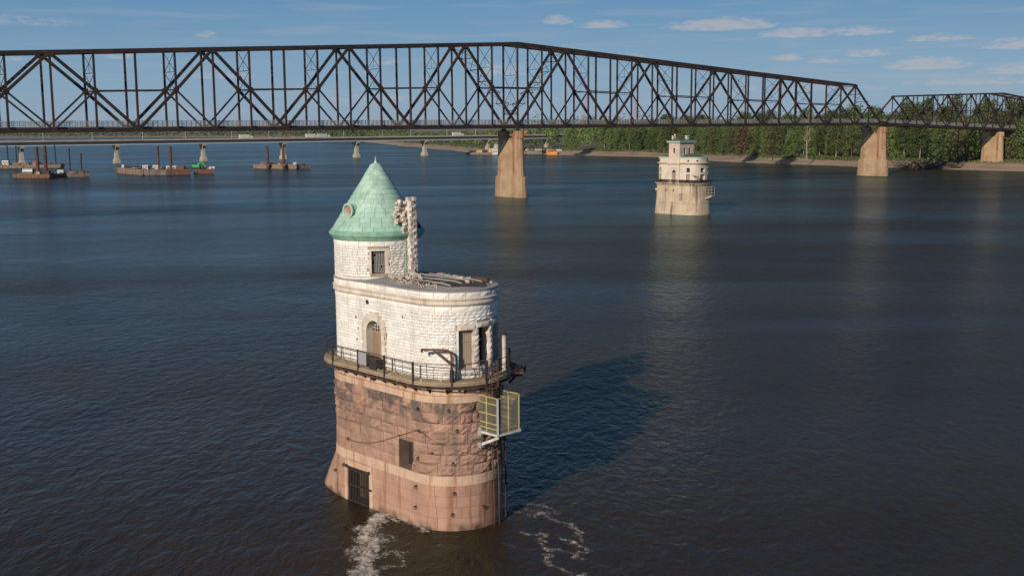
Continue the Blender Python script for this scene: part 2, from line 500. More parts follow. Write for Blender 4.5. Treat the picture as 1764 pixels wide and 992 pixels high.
def reveal(P, Pn, o, depth, off_in=-.05, off_out=.0, back=True, splay=0):
    """sides (and back) of an opening cut straight into the wall"""
    u0, u1, z0, z1 = o; um = (u0 + u1) / 2
    n_ = Pn(um); n_ = Vector((n_.x, n_.y, 0)).normalized()
    a0, a1 = P(u0, z0, off_out), P(u1, z0, off_out); b0, b1 = P(u0, z1, off_out), P(u1, z1, off_out)
    D = -n_ * depth; mb = MB(); bk = MB()
    mb.add([a0, a1, b1, b0, a0 + D, a1 + D, b1 + D, b0 + D], [(0, 4, 5, 1), (1, 5, 6, 2), (2, 6, 7, 3), (3, 7, 4, 0)])
    if back: bk.add([a0 + D, a1 + D, b1 + D, b0 + D], [(0, 1, 2, 3)])
    return mb, bk, n_


# granite core and courses -------------------------------------------------
shell(granite, PERIM, (-1.6, 8.75), [NICHE, GATE], -.05).build('granite_core', M['granite_mortar'], tower)
cuts_all = [NICHE, GATE]
nb = 0
BASE_H = 2.72
for row in range(5):                                # dressed base courses
    z0 = -.56 + row * .656; z1 = z0 + .656
    us = course(tr, 0, PERIM, 1.45, .25, tr.uniform(.4, .9))
    for k in range(len(us) - 1):
        cc = [(c[0] - (.12 if c is GATE else 0), c[1] + (.12 if c is GATE else 0)) for c in cuts_all if c[2] < z1 - .05 and c[3] + .3 > z0 + .1 and (c is GATE)]
        for (a, b) in spans(us[k], us[k + 1], cc):
            if b - a < .1: continue
            mb = MB(); stone(mb, granite, a, b, z0, z1, -.1, .0, .012, tr, .008, nu=5, nz_=3, rough=.3)
            mb.build('base_block', M['granite_smooth'], tower)
for (z0, z1, off, mt, nm, ln) in [(2.72, 3.32, .05, 'granite_belt', 'belt_stone', 1.6), (7.69, 8.11, .10, 'granite_belt', 'upper_belt_stone', 1.5)]:
    us = course(tr, 0, PERIM, ln, .15, .8)
    for k in range(len(us) - 1):
        mb = MB(); stone(mb, granite, us[k], us[k + 1], z0, z1, -.1, off, .006, tr, .006, nu=6, nz_=2, rough=0)
        mb.build(nm, M[mt], tower)
RH = (7.69 - 3.32) / 7
for row in range(7):
    z0 = 3.32 + row * RH; z1 = z0 + RH
    us = course(tr, 0, PERIM, 1.15, .5, tr.uniform(.3, .9))
    for k in range(len(us) - 1):
        cc = [(NICHE[0], NICHE[1])] if NICHE[2] < z1 - .1 and NICHE[3] > z0 + .1 else []
        for (a, b) in spans(us[k], us[k + 1], cc):
            if b - a < .12: continue
            smooth_zone = (a < 5.6 or a > PERIM - 5) and row < 3
            if smooth_zone: bul, ro = .03, .6
            else: bul, ro = .15, 1.3
            mb = MB(); stone(mb, granite, a, b, z0, z1, -.1, tr.uniform(-.01, .03), bul * tr.uniform(.4, 1.2), tr, .008, nu=5, nz_=4, rough=ro)
            mb.build('granite_block', M['granite'], tower)
us = course(tr, 0, PERIM, .55, .1, .8)              # plain course under the balcony
for k in range(len(us) - 1):
    mb = MB(); stone(mb, granite, us[k], us[k + 1], 8.11, 8.74, -.1, -.03, .004, tr, .006, nu=2, nz_=2, rough=0)
    mb.build('frieze_stone', M['granite_belt'], tower)

# niche and gate
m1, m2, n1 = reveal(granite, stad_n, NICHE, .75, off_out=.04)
m1.build('niche_reveal', M['granite_dark'], tower); m2.build('niche_back', M['dark'], tower)  # back sheet coloured dark to carry the shade of a deeper passage
pr = granite((NICHE[0] + NICHE[1]) / 2 + .18, NICHE[2], -.35)
MB().tube([pr, pr + Vector((0, 0, NICHE[3] - NICHE[2]))], .03).build('niche_pipe', M['rust'], tower)
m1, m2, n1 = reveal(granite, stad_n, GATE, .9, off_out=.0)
m1.build('gate_reveal', M['dark'], tower); m2.build('gate_back', M['granite_dark'], tower)
gate = MB().beam(granite(.2, 2.22, .03), granite(2.5, 2.22, .03), .10, .10).build('gate', M['iron'], tower)
for k in range(13):
    u = .36 + k * (2.34 - .36) / 12
    MB().beam(granite(u, -1.2, .02), granite(u, 2.2, .02), .045, .05, up=-Nn).build('gate_bar', M['iron'], gate)
for zz in (.05, 1.1, 2.08):
    MB().beam(granite(.3, zz, .05), granite(2.4, zz, .05), .05, .08).build('gate_rail', M['iron'], gate)
for (a, b, z0, z1) in [(.0, 2.75, 2.25, 2.68), (2.47, 2.85, -.5, 2.25), (-.1, .22, -.5, 2.25)]:
    mb = MB(); stone(mb, granite, a, b, z0, z1, -.1, .035, .0, tr, .01, nu=4, nz_=4, rough=0); mb.build('gate_surround', M['granite_belt'], tower)
for u in (.2, 2.5): MB().box(granite(u, 2.25, .1), (.16, .16, .16), (A, -Nn, Vector((0, 0, 1)))).build('gate_lug', M['iron'], gate)

# mooring rings, pins and hooks scattered over the granite
for (u, z) in [(.43, 4.1), (-.1, 2.3), (-.91, 1.65), (7.4, 7.3), (9.23, 7.36), (7.5, 5.98), (9.65, 6.15), (7.36, 4.3), (9.42, 4.18), (9.46, 2.38), (7.16, 2.52), (7.13, 1.26), (9.34, 1.1), (11.06, 1.36)]:
    p = granite(u, z, .13); n_ = stad_n(u); t_ = Vector((0, 0, 1)).cross(n_)
    rg = [p + t_ * (.075 * math.cos(2 * PI * k / 10)) + Vector((0, 0, .10 * math.sin(2 * PI * k / 10) - .08)) + n_ * .02 for k in range(11)]
    MB().tube(rg, .019, 5).box(p, (.06, .18, .07), (t_, n_, Vector((0, 0, 1)))).build('mooring_ring', M['iron'], tower)
for (u, z) in [(8.22, 4.72), (2.62, 1.15), (3.0, 8.3)]:
    MB().box(granite(u, z, .05), (.3, .12, .12), (A, -Nn, Vector((0, 0, 1)))).build('iron_pin', M['iron'], tower)
cab = [(.46, 4.11), (1.1, 4.02), (1.81, 4.1), (2.9, 4.3), (3.9, 4.6), (5.0, 5.05), (6.19, 5.5), (7.43, 6.0), (7.9, 5.75), (8.18, 5.6), (9.0, 5.2), (9.8, 4.85), (10.6, 4.6), (11.4, 4.4)]
MB().tube([granite(u, z, .17) for u, z in cab], .014, 4).build('slack_cable', M['rust'], tower)

# white walls -----------------------------------------------------------------
WZ0, WZ1 = 9.0, 13.38
shell(stad, PERIM, (8.6, 14.25), [DOOR, WIN1, WIN2, WIN3], -.05).build('wall_core', M['lime_mortar'], tower)
shell(circ, 2 * PI * R0, (14.0, 16.95), [TWIN], -.05).build('turret_core', M['lime_mortar'], tower)
cands = []                                          # every stone first, then the 300 that show largest
camp = Vector((0, 0, CAM_H))


def add_stone(P, Pn, a, b, z0, z1, off, bul, jt, nu, nz_, ro=1.):
    um = (a + b) / 2; p = P(um, (z0 + z1) / 2, 0); n_ = Pn(um); v = (camp - p)
    sc_ = (b - a) * (z1 - z0) * max(0, n_.dot(v.normalized())) / v.length_squared
    mb = MB(); stone(mb, P, a, b, z0, z1, -.08, off, bul, tr, jt, nu, nz_, ro)
    if mb.f: cands.append((sc_, mb))


ROWH = .188
for row in range(21):
    z0 = 9.05 + row * ROWH; z1 = z0 + ROWH
    u = 0; lo = tr.uniform(0, .3)
    us = course(tr, 0, PERIM, .40, .42, tr.uniform(.4, 1.3))
    zm = (z0 + z1) / 2; cuts = []
    if zm < 12.42:
        hw = 1.22 if zm < DS else math.sqrt(max(0, 1.24 ** 2 - (zm - DS) ** 2))
        if zm < DS: cuts.append((DU - 1.24 + (.12 if row % 2 else 0), DU + 1.2 - (.12 if row % 2 else 0)))
        elif hw > .1: cuts.append((DU - hw, DU + hw))
    for W in (WIN1, WIN2, WIN3):
        if W[2] - .25 < zm < W[3] + .33:
            cuts.append((W[0] - (.16 if W is WIN1 else .08), W[1] + (.08 if W is not WIN2 else .14)))
    for k in range(len(us) - 1):
        for (a, b) in spans(us[k], us[k + 1], cuts):
            if b - a < .07: continue
            flat = a < 6.5 or a > PERIM - 3
            add_stone(stad, stad_n, a, b, z0, z1, .0, .022 if flat else .055, .008, 2, 2)
us = course(tr, 0, PERIM, .95, .15, .6)
for k in range(len(us) - 1): add_stone(stad, stad_n, us[k], us[k + 1], 13.0, 13.36, .02, .04, .008, 4, 2)
us = course(tr, 0, PERIM, .95, .15, .6)
for k in range(len(us) - 1): add_stone(stad, stad_n, us[k], us[k + 1], 13.80, 14.17, .06, .05, .010, 4, 2)
TP = 2 * PI * R0
row = 0
z = 14.26
while z < 16.30:
    us = course(tr, 0, TP, .38, .35, tr.uniform(.3, 1.2)); zm = z + .08
    cuts = [(TWIN[0] - .13 - (.08 if row % 2 else 0), TWIN[1] + .24 + (.10 if row % 2 else 0))] if zm > 14.55 else []
    for k in range(len(us) - 1):
        for (a, b) in spans(us[k], us[k + 1], cuts):
            if b - a < .07: continue
            add_stone(circ, circ_n, a, b, z, z + .17, .0, .018 if a < 3.1 or a > 11 else .065, .010, 2, 2)
    z += .17; row += 1
us = course(tr, 0, TP, .8, .1, .7)
for k in range(len(us) - 1): add_stone(circ, circ_n, us[k], us[k + 1], z, z + .36, .01, .03, .008, 4, 2)
cands.sort(key=lambda q: -q[0])
for sc_, mb in cands[:300]: mb.build('wall_stone', M['lime'], tower)
rest = MB()
for sc_, mb in cands[300:]: rest.add(mb.v, mb.f)
rest.build('small_wall_stones', M['lime'], tower, kind='stuff')


def ring_profile(P, total, prof, name, m, seg=.3, ln=None):
    us = [0]; 
    n_ = int(total / seg); mb = MB()
    for i in range(n_):
        a = total * i / n_; b = total * (i + 1) / n_
        for (o1, z1), (o2, z2) in zip(prof[:-1], prof[1:]):
            mb.add([P(a, z1, o1), P(b, z1, o1), P(b, z2, o2), P(a, z2, o2)], [(0, 1, 2, 3)])
    return mb.build(name, m, tower)


# cornice moulding in stones, coping, string under
us = course(tr, 0, PERIM, 1.3, .1, .8)
prof = [(-.06, 13.37), (.07, 13.37), (.13, 13.43), (.15, 13.50), (.13, 13.60), (.10, 13.66), (.16, 13.71), (.17, 13.76), (.13, 13.80), (-.06, 13.81)]
for k in range(len(us) - 1):
    mb = MB(); a, b = us[k] + .006, us[k + 1] - .006; q = 6
    rings = [[stad(a + (b - a) * i / q, z, o) for (o, z) in prof] for i in range(q + 1)]
    mb.loft(rings); mb.build('cornice_stone', M['trim'], tower)
us = course(tr, 0, PERIM, 1.6, .1, .8)
prof = [(-.30, 14.17), (.09, 14.17), (.10, 14.26), (-.30, 14.28)]
for k in range(len(us) - 1):
    mb = MB(); a, b = us[k] + .005, us[k + 1] - .005; q = 7
    mb.loft([[stad(a + (b - a) * i / q, z, o) for (o, z) in prof] for i in range(q + 1)]); mb.build('coping_stone', M['roofgrey'], tower)

# arched doorway -----------------------------------------------------------------
dn = -Nn; up = Vector((0, 0, 1))
zd = 9.13
for side in (-1, 1):                                # jamb stones
    z = zd; k = 0
    while z < DS - .01:
        h = min(.52, DS - z)
        inner = DU + side * .735; outer = DU + side * (1.24 if k % 2 else 1.12)
        mb = MB(); stone(mb, stad, min(inner, outer), max(inner, outer), z, z + h, -.3, .045, .006, tr, .006, 2, 2, 0)
        mb.build('jamb_stone', M['trim'], tower); z += h; k += 1
for k in range(9):                                  # voussoirs
    a0 = PI * k / 9 + .008; a1 = PI * (k + 1) / 9 - .008
    def vp(r_, a, o): return stad(DU - r_ * math.cos(a), DS + r_ * math.sin(a), o)
    rings = [[vp(.735, a, -.3), vp(1.25, a, -.3), vp(1.25, a, .045), vp(.735, a, .045)] for a in (a0, (a0 + a1) / 2, a1)]
    MB().loft(rings).build('arch_stone', M['trim'], tower)
m1 = MB()                                           # reveal following the arch
pts = [(-.735, zd)] + [(-.735 * math.cos(PI * k / 14), DS + .735 * math.sin(PI * k / 14)) for k in range(15)] + [(.735, zd)]
for (x0, z0), (x1, z1) in zip(pts[:-1], pts[1:]):
    m1.add([stad(DU + x0, z0, .02), stad(DU + x1, z1, .02), stad(DU + x1, z1, -.62), stad(DU + x0, z0, -.62)], [(0, 1, 2, 3)])
m1.add([stad(DU - .735, zd + .002, .02), stad(DU + .735, zd + .002, .02), stad(DU + .735, zd + .002, -.62), stad(DU - .735, zd + .002, -.62)], [(0, 1, 2, 3)])
m1.build('door_reveal', M['trim'], tower)
door = MB().box(stad(DU - .37, zd + 1.02, -.46), (.70, .06, 2.04), (A, dn, up)).build('door', M['wood'], tower)
dl = MB()                                           # half-glazed leaf: stiles, rails and panes
for (x, zc, wx, hz) in [(.06, 1.02, .09, 2.04), (.66, 1.02, .09, 2.04), (.36, .45, .56, .9), (.36, 1.98, .6, .12), (.36, 1.28, .55, .05), (.36, 1.62, .55, .05), (.36, .95, .55, .08)]:
    dl.box(stad(DU + x, zd + zc, -.45), (wx, .07 - .003 * (hz < 1), hz), (A, dn, up))
dl.build('door_leaf', M['wood'], door)
for k, zc in enumerate((1.11, 1.45, 1.78)): MB().box(stad(DU + .36, zd + zc, -.475), (.5, .03, .26), (A, dn, up)).build('pane', M['glass'], door)
for k in range(5): MB().box(stad(DU - .65 + k * .14, zd + 1.02, -.42), (.012, .03, 1.95), (A, dn, up)).build('door_batten', M['wood'], door)
fan = MB().box(stad(DU, DS - .04, -.44), (1.46, .08, .10), (A, dn, up)).build('fanlight', M['wood'], tower)
gl = MB(); fanp = [stad(DU - .73 * math.cos(PI * k / 14), DS + .73 * math.sin(PI * k / 14), -.5) for k in range(15)]
gl.add(fanp + [stad(DU, DS, -.5)], [(k, k + 1, 15) for k in range(14)]); gl.build('fanlight_glass', M['glass'], fan)
fb = MB()
for k in range(1, 6):
    x = -.735 + .245 * k; h = math.sqrt(max(0, .73 ** 2 - x * x)); fb.beam(stad(DU + x, DS, -.46), stad(DU + x, DS + h, -.46), .035, .03, up=dn)
for k in range(1, 4):
    zz = .19 * k; x = math.sqrt(.73 ** 2 - zz * zz); fb.beam(stad(DU - x, DS + zz, -.458), stad(DU + x, DS + zz, -.458), .03, .035)
fb.build('fanlight_bars', M['trim'], fan)

# windows of the round end ----------------------------------------------------------
for wi, W in enumerate((WIN1, WIN2, WIN3)):
    m1, m2, n_ = reveal(stad, stad_n, W, .42 if wi == 0 else .62, off_out=-.01)
    m1.build('window_reveal', M['trim'], tower)
    um = (W[0] + W[1]) / 2; t_ = Vector((0, 0, 1)).cross(n_); wd_ = (stad(W[1], 10, 0) - stad(W[0], 10, 0)).length
    wc = stad(um, (W[2] + W[3]) / 2, 0); hh = W[3] - W[2]
    if wi == 0:
        fr = MB().add(m2.v, m2.f).build('boarded_window', M['board'], tower, label='window closed with grey brown vertical boards')
        for k in range(6):
            x = -wd_ / 2 + .08 + (wd_ - .16) * (k + .5) / 6
            MB().box(wc + t_ * x - n_ * (.37 + .006 * (k % 2)), ((wd_ - .16) / 6 - .012, .05, hh * .80), (t_, n_, up)).build('window_board', M['board'], fr)
        for zz, h in ((hh * .40 + .05, .12), (hh * .2, .08)):
            MB().box(wc - n_ * .33 + up * zz, (wd_ - .02, .06, h), (t_, n_, up)).build('window_rail', M['board'], fr)
        for sg in (-1, 1): MB().box(wc - n_ * .34 + t_ * sg * (wd_ / 2 - .05), (.1, .08, hh - .02), (t_, n_, up)).build('window_stile', M['board'], fr)
    else:
        fr = MB().add(m2.v, m2.f).build('open_window', M['dark'], tower)
        for sg in (-1, 1): MB().box(wc - n_ * .56 + t_ * sg * (wd_ / 2 - .05), (.1, .08, hh - .02), (t_, n_, up)).build('window_stile', M['board'], fr)
        MB().box(wc - n_ * .565 + up * .3, (wd_ - .2, .06, .07), (t_, n_, up)).build('window_rail', M['board'], fr)
    mb = MB(); stone(mb, stad, W[0] - .10, W[1] + .10, W[3], W[3] + .32, -.3, .05, .04, tr, .008, 4, 3, .8); mb.build('lintel', M['trim'], tower)
    mb = MB(); stone(mb, stad, W[0] - .14, W[1] + .14, W[2] - .24, W[2], -.3, .07, .01, tr, .008, 4, 2, .2); mb.build('sill', M['lime'], tower)
    if wi == 0:
        for k in range(4):
            h = hh / 4; z0 = W[2] + k * h
            mb = MB(); stone(mb, stad, W[0] - .15, W[0], z0, z0 + h, -.3, .03, .01, tr, .006, 2, 2, .3); mb.build('jamb_stone', M['lime'], tower)
    a, b = (W[1], (WIN2[0] if wi == 0 else W[1] + .16))
    for k in range(7):
        h = hh / 7; z0 = W[2] + k * h; q = .03 if k % 2 else 0
        if wi == 0: mb = MB(); stone(mb, stad, a + .0, b - .0, z0, z0 + h, -.3, .06 + q, .07, tr, .01, 3, 2, 1)
        else: mb = MB(); stone(mb, stad, a, b + q, z0, z0 + h, -.3, .05 + q, .06, tr, .01, 2, 2, 1)
        mb.build('pilaster_stone', M['stain_stone'], tower)

# turret window with its grid of glass blocks
m1, m2, n_ = reveal(circ, circ_n, TWIN, .30, off_out=.02); m1.build('window_reveal', M['trim'], tower)
fr = MB().add(m2.v, m2.f).build('turret_window', M['dark'], tower)
um = (TWIN[0] + TWIN[1]) / 2; t_ = Vector((0, 0, 1)).cross(n_); c = circ(um, (TWIN[2] + TWIN[3]) / 2, 0); wd_ = (circ(TWIN[1], 15, 0) - circ(TWIN[0], 15, 0)).length
nx_, ny_ = 7, 9
for i in range(nx_):
    for j in range(ny_):
        if (i, j) in ((1, 7), (0, 4), (5, 2)): continue
        hz = (TWIN[3] - TWIN[2] - .1) / ny_
        MB().box(c + t_ * (-wd_ / 2 + .06 + (wd_ - .12) * (i + .5) / nx_) + up * (-(TWIN[3] - TWIN[2]) / 2 + .05 + hz * (j + .5)) - n_ * (.235 + tr.uniform(0, .02)),
                 ((wd_ - .12) / nx_ - .045, .05, hz - .04), (t_, n_, up)).build('glass_block', M['block_glass'], fr)
mb = MB(); stone(mb, circ, TWIN[0] - .14, TWIN[1] + .28, TWIN[3], TWIN[3] + .14, -.2, .04, 0, tr, .004, 4, 2, 0); mb.build('lintel', M['trim'], tower)
mb = MB(); stone(mb, circ, TWIN[0] - .1, TWIN[1] + .1, TWIN[2] - .13, TWIN[2], -.2, .07, 0, tr, .004, 4, 2, 0); mb.build('sill', M['deck'], tower)
for k in range(3):
    h = (TWIN[3] - TWIN[2]) / 3; z0 = TWIN[2] + k * h
    mb = MB(); stone(mb, circ, TWIN[0] - (.2 if k % 2 else .14), TWIN[0], z0, z0 + h, -.2, .03, 0, tr, .005, 2, 2, 0); mb.build('jamb_stone', M['trim'], tower)
    mb = MB(); stone(mb, circ, TWIN[1], TWIN[1] + (.24 if k % 2 else .34), z0, z0 + h, -.2, .03, .02, tr, .005, 2, 2, .5); mb.build('jamb_stone', M['trim'], tower)
# flashing of the turret foot
ring = MB()
for k in range(40):
    a0 = LEN * .0 + k * .26; a1 = a0 + .262; h0 = .22 if k < 26 else .35
    ring.add([circ(a0, 14.2, .09), circ(a1, 14.2, .09), circ(a1, 14.2 + h0, .05), circ(a0, 14.2 + h0, .05), circ(a1, 14.2 + h0, -.02), circ(a0, 14.2 + h0, -.02)], [(0, 1, 2, 3), (3, 2, 4, 5)])
ring.build('turret_flashing', M['whitep'], tower)

# hooks and vents on the white wall
for (u, z, s_) in [(1.27, 11.95, .07), (1.33, 10.58, .06), (1.48, 11.25, .05), (4.16, 10.98, .07), (5.9, 12.5, .05)]:
    MB().box(stad(u, z, .02), (s_, .06, s_ * 2), (A, dn, up)).build('wall_vent', M['dark'], tower)
p = stad(2.5, 13.03, .05)
MB().tube([p + A * (.11 * math.cos(2 * PI * k / 10)) + up * (.11 * math.sin(2 * PI * k / 10)) for k in range(11)], .03, 5).box(p, (.07, .12, .2), (A, dn, up)).build('iron_hook', M['iron'], tower)

# turret cornice and copper cone ------------------------------------------------------
Tz = Vector((TC.x, TC.y, 0))
MB().lathe([(2.70, 16.62), (2.80, 16.63), (2.83, 16.72), (2.90, 16.78), (2.93, 16.86), (3.02, 16.90), (3.06, 17.0), (3.05, 17.09), (2.98, 17.13), (2.97, 17.20), (2.86, 17.24), (2.70, 17.26)], Tz, 72).build('copper_cornice', M['copper_dark'], tower, smooth=False)
CB, CT, CRB = 17.22, 21.50, 2.86


def cone_r(z): return CRB * (CT + .25 - z) / (CT + .25 - CB)


MB().lathe([(cone_r(CB) - .05, CB), (.03, CT - .05)], Tz, 48).build('roof_sheathing', M['dark'], tower)
CHD = math.atan2(A.y, A.x)                          # the chimney stands at the +A side
ROWS = 14
for k in range(ROWS):
    z0 = CB + (21.2 - CB) * k / ROWS; z1 = CB + (21.2 - CB) * (k + 1) / ROWS
    n = max(8, int(round(2 * PI * cone_r((z0 + z1) / 2) / (.70 - .012 * k)))); o = tr.random()
    for i in range(n):
        a0 = 2 * PI * (i + o) / n + .004; a1 = 2 * PI * (i + 1 + o) / n - .004
        am = (a0 + a1) / 2; d_ = (am - CHD + PI) % (2 * PI) - PI
        if k < 4 and .2 < d_ < .85 - .08 * k: continue              # hole torn in the copper behind the chimney
        if k in (3, 4) and -.12 < d_ < .2: continue
        mb = MB(); vs = []
        q = 3; lift = .035 + tr.uniform(0, .008)
        for (zz, th) in ((z0 - .02, lift), (z1, .012)):
            for t in range(q + 1):
                a = a0 + (a1 - a0) * t / q; rr = cone_r(zz) + th
                vs.append(Tz + Vector((rr * math.cos(a), rr * math.sin(a), zz)))
        for t in range(q + 1):
            a = a0 + (a1 - a0) * t / q; rr = cone_r(z0 - .02) - .03; vs.append(Tz + Vector((rr * math.cos(a), rr * math.sin(a), z0 - .02)))
        q1 = q + 1
        fs = [(t, t + 1, q1 + t + 1, q1 + t) for t in range(q)] + [(2 * q1 + t, 2 * q1 + t + 1, t + 1, t) for t in range(q)]
        fs += [(0, q1, 2 * q1), (q, 2 * q1 + q, q1 + q)]
        mb.add(vs, fs).build('copper_panel', M['copper'], tower)
MB().lathe([(cone_r(21.2) + .05, 21.16), (cone_r(21.2) + .02, 21.24), (.12, 21.36), (.05, 21.5), (.025, 21.66), (.004, 21.8)], Tz, 20).build('finial', M['copper'], tower)
# round dormer
dd = Vector((-.66, -.75, 0)).normalized(); dt = Vector((-dd.y, dd.x, 0)); dc = Tz + dd * 2.42 + up * 18.47


def disc(c, rr, x, y, n=20): return [c + x * (rr * math.cos(2 * PI * k / n)) + y * (rr * math.sin(2 * PI * k / n)) for k in range(n)]


dorm = MB().loft([disc(dc - dd * 1.5, .40, dt, up), disc(dc - dd * .08, .40, dt, up), disc(dc - dd * .08, .47, dt, up), disc(dc, .47, dt, up), disc(dc + dd * .01, .36, dt, up), disc(dc - dd * .1, .34, dt, up)], cap=False).build('dormer', M['copper'], tower)
MB().add(disc(dc - dd * .08, .345, dt, up), [tuple(range(20))]).build('dormer_glass', M['brownstone'], dorm)
dorm2c = Tz + Vector((.15, .98, 0)).normalized() * 2.42 + up * 18.47

# ruined chimney and the broken masonry behind it ----------------------------------------
CHC = Tz + A * 3.0 + Nn * .38
ch = MB().box(CHC + up * 16.6, (.34, .34, 4.9), (A, Nn, up)).build('chimney', M['lime_mortar'], tower)
z = 14.2; k = 0
cx0 = CHC
while z < 19.2:
    h = tr.uniform(.16, .22)
    wob = A * tr.uniform(-.02, .02)
    top = z > 18.85
    for (i, j) in ((-1, -1), (1, -1), (-1, 1), (1, 1)):
        if top and tr.random() < .3: continue
        q = .08 if k % 2 else -.03
        MB().rock(cx0 + wob + A * (i * .115) + Nn * (j * .115) + up * (z + h / 2), (.27 + q * i * j * .8 + tr.uniform(-.03, .05), .27 - q * i * j * .8 + tr.uniform(-.03, .05), h * 1.02), tr, spin=.25).build('chimney_stone', M['stain_stone'], ch)
    z += h; k += 1
MB().rock(Tz + Vector((2.55 * math.cos(CHD), 2.55 * math.sin(CHD), 18.25)), (.5, .42, .8), tr, spin=.2).build('broken_masonry', M['brownstone'], ch)
for k in range(46):
    t = tr.random(); zz = 17.7 + 1.35 * t + tr.uniform(-.1, .1)
    rr = 2.95 - tr.random() * (.35 + .5 * (1 - abs(t - .45) * 2)) - .05
    ang = CHD + tr.uniform(-.22, .13)
    MB().rock(Tz + Vector((rr * math.cos(ang), rr * math.sin(ang), zz)), (tr.uniform(.18, .34), tr.uniform(.16, .26), tr.uniform(.12, .22)), tr).build('broken_masonry', M['brownstone' if tr.random() < .25 else 'stain_stone'], ch)
for k in range(14):
    zz = 16.9 + tr.random() * 1.3; ang = CHD + .0 - tr.random() * .08; rr = 2.93
    MB().rock(Tz + Vector((rr * math.cos(ang), rr * math.sin(ang), zz)), (.22, .2, .18), tr).build('broken_masonry', M['stain_stone'], ch)
p = lambda rr, da, z: Tz + Vector((rr * math.cos(CHD + da), rr * math.sin(CHD + da), z))
MB().tube([p(2.86, .0, 16.7), p(2.86, .0, 14.35)], .04, 6).build('copper_downpipe', M['copper_dark'], tower)
MB().tube([p(2.86, .25, 16.7), p(2.86, .25, 14.35)], .04, 6).build('copper_downpipe', M['copper_dark'], tower)

# roof of the body ---------------------------------------------------------------------
def roofz(v): return 14.20 + .30 * (1 - (v / R0) ** 2)


mb = MB(); rings = []
nn = 96
for s_ in (1.0, .93, .8, .62, .4, .2, .02):
    rings.append([stad(PERIM * i / nn, 14.20 + .30 * (1 - s_ * s_), -R0 * (1 - s_) - .12 * s_) for i in range(nn)])
mb.loft(rings, cap=False); mb.build('body_roof', M['roofgrey'], tower, smooth=True)


def rp(a, v, dz=0):
    dc_ = max(0, a - LEN); s_ = min(1, math.hypot(v, dc_) / R0) if a > LEN else abs(v) / R0
    q = CC + A * (a - LEN) + Nn * v; return Vector((q.x, q.y, 14.20 + .30 * (1 - s_ * s_) + dz))


edge = []
for k in range(36):
    t = 2 * PI * k / 36
    edge.append((6.2 + 3.1 * math.cos(t) * (1 + .05 * math.sin(5 * t)), .25 + 1.95 * math.sin(t) * (1 + .06 * math.sin(7 * t + 1))))
mb = MB(); rg = []
for s_ in (1, .75, .5, .25, .02): rg.append([rp(6.3 + (a - 6.3) * s_, .25 + (v - .25) * s_, .012 + .006 * (s_ < 1)) for a, v in edge])
mb.loft(rg, cap=False); mb.build('bare_roof_patch', M['roofdark'], tower)
for v0, b_ in ((-1.15, .0), (-.35, .1), (.55, .1), (1.3, .05)):
    pts = [rp(a, v0 + b_ * math.sin(a), .05) for a in [3.6 + .4 * i for i in range(13)] if math.hypot(max(0, a - LEN), v0) < 2.5]
    MB().tube(pts, .045, 5).build('roof_batten', M['roofgrey'], tower)
for a0 in (4.6, 5.9, 7.2):
    MB().tube([rp(a0, -1.4, .04), rp(a0 + .1, -.2, .04), rp(a0, 1.6, .04)], .025, 4).build('roof_batten', M['roofgrey'], tower)
MB().box(rp(7.7, 1.9, .12), (1.3, .22, .2), (A, Nn, up)).build('roof_timber', M['rust'], tower)

up_ = up
# rubble lying on the roof
rr_ = random.Random(11)
pile = MB()
for k in range(46):
    a = rr_.gauss(4.3, .6); v = rr_.gauss(-1.2, .32); s_ = rr_.uniform(.06, .19)
    pile.rock(rp(a, v, s_ * .4 + rr_.random() * .10), (s_ * 1.5, s_, s_ * .8), rr_)
for k in range(150):
    a = rr_.uniform(3.6, 8.3); v = rr_.gauss(-1.75, .2)
    if math.hypot(max(0, a - LEN), v) > 2.35: continue
    s_ = rr_.uniform(.03, .08); pile.rock(rp(a, v, s_ * .4), (s_, s_, s_), rr_)
o = pile.build('rubble', M['rubble']); tag(o, 'heap of pinkish broken stones on the near edge of the flat roof beside the cone', 'rubble', 'rubble on the tower roof', 'stuff')
pile = MB()
for k in range(60):
    a = rr_.uniform(3.2, 8.6); v = rr_.gauss(2.2, .13)
    if math.hypot(max(0, a - LEN), v) > 2.5: continue
    s_ = rr_.uniform(.06, .17); pile.rock(rp(a, v, s_ * .4), (s_ * 1.3, s_, s_ * .8), rr_)
o = pile.build('rubble', M['rubble']); tag(o, 'line of broken stones along the far rim of the flat roof', 'rubble', 'rubble on the tower roof', 'stuff')
for i, (a, v, s_, lb) in enumerate([(3.35, .1, (.75, .4, .3), 'large pale block fallen on the roof near the foot of the ruined chimney'),
                                    (2.9, .75, (.6, .4, .35), 'white block lying right at the foot of the ruined chimney'),
                                    (6.9, .85, (.4, .16, .14), 'small white stone alone on the dark roof boards'),
                                    (8.3, .3, (.26, .2, .2), 'grey stone near the rounded end of the roof')]):
    o = MB().rock(rp(a, v, s_[2] * .45), s_, rr_).build('fallen_stone', M['rubble']); tag(o, lb, 'stone', 'single stones on the tower roof')

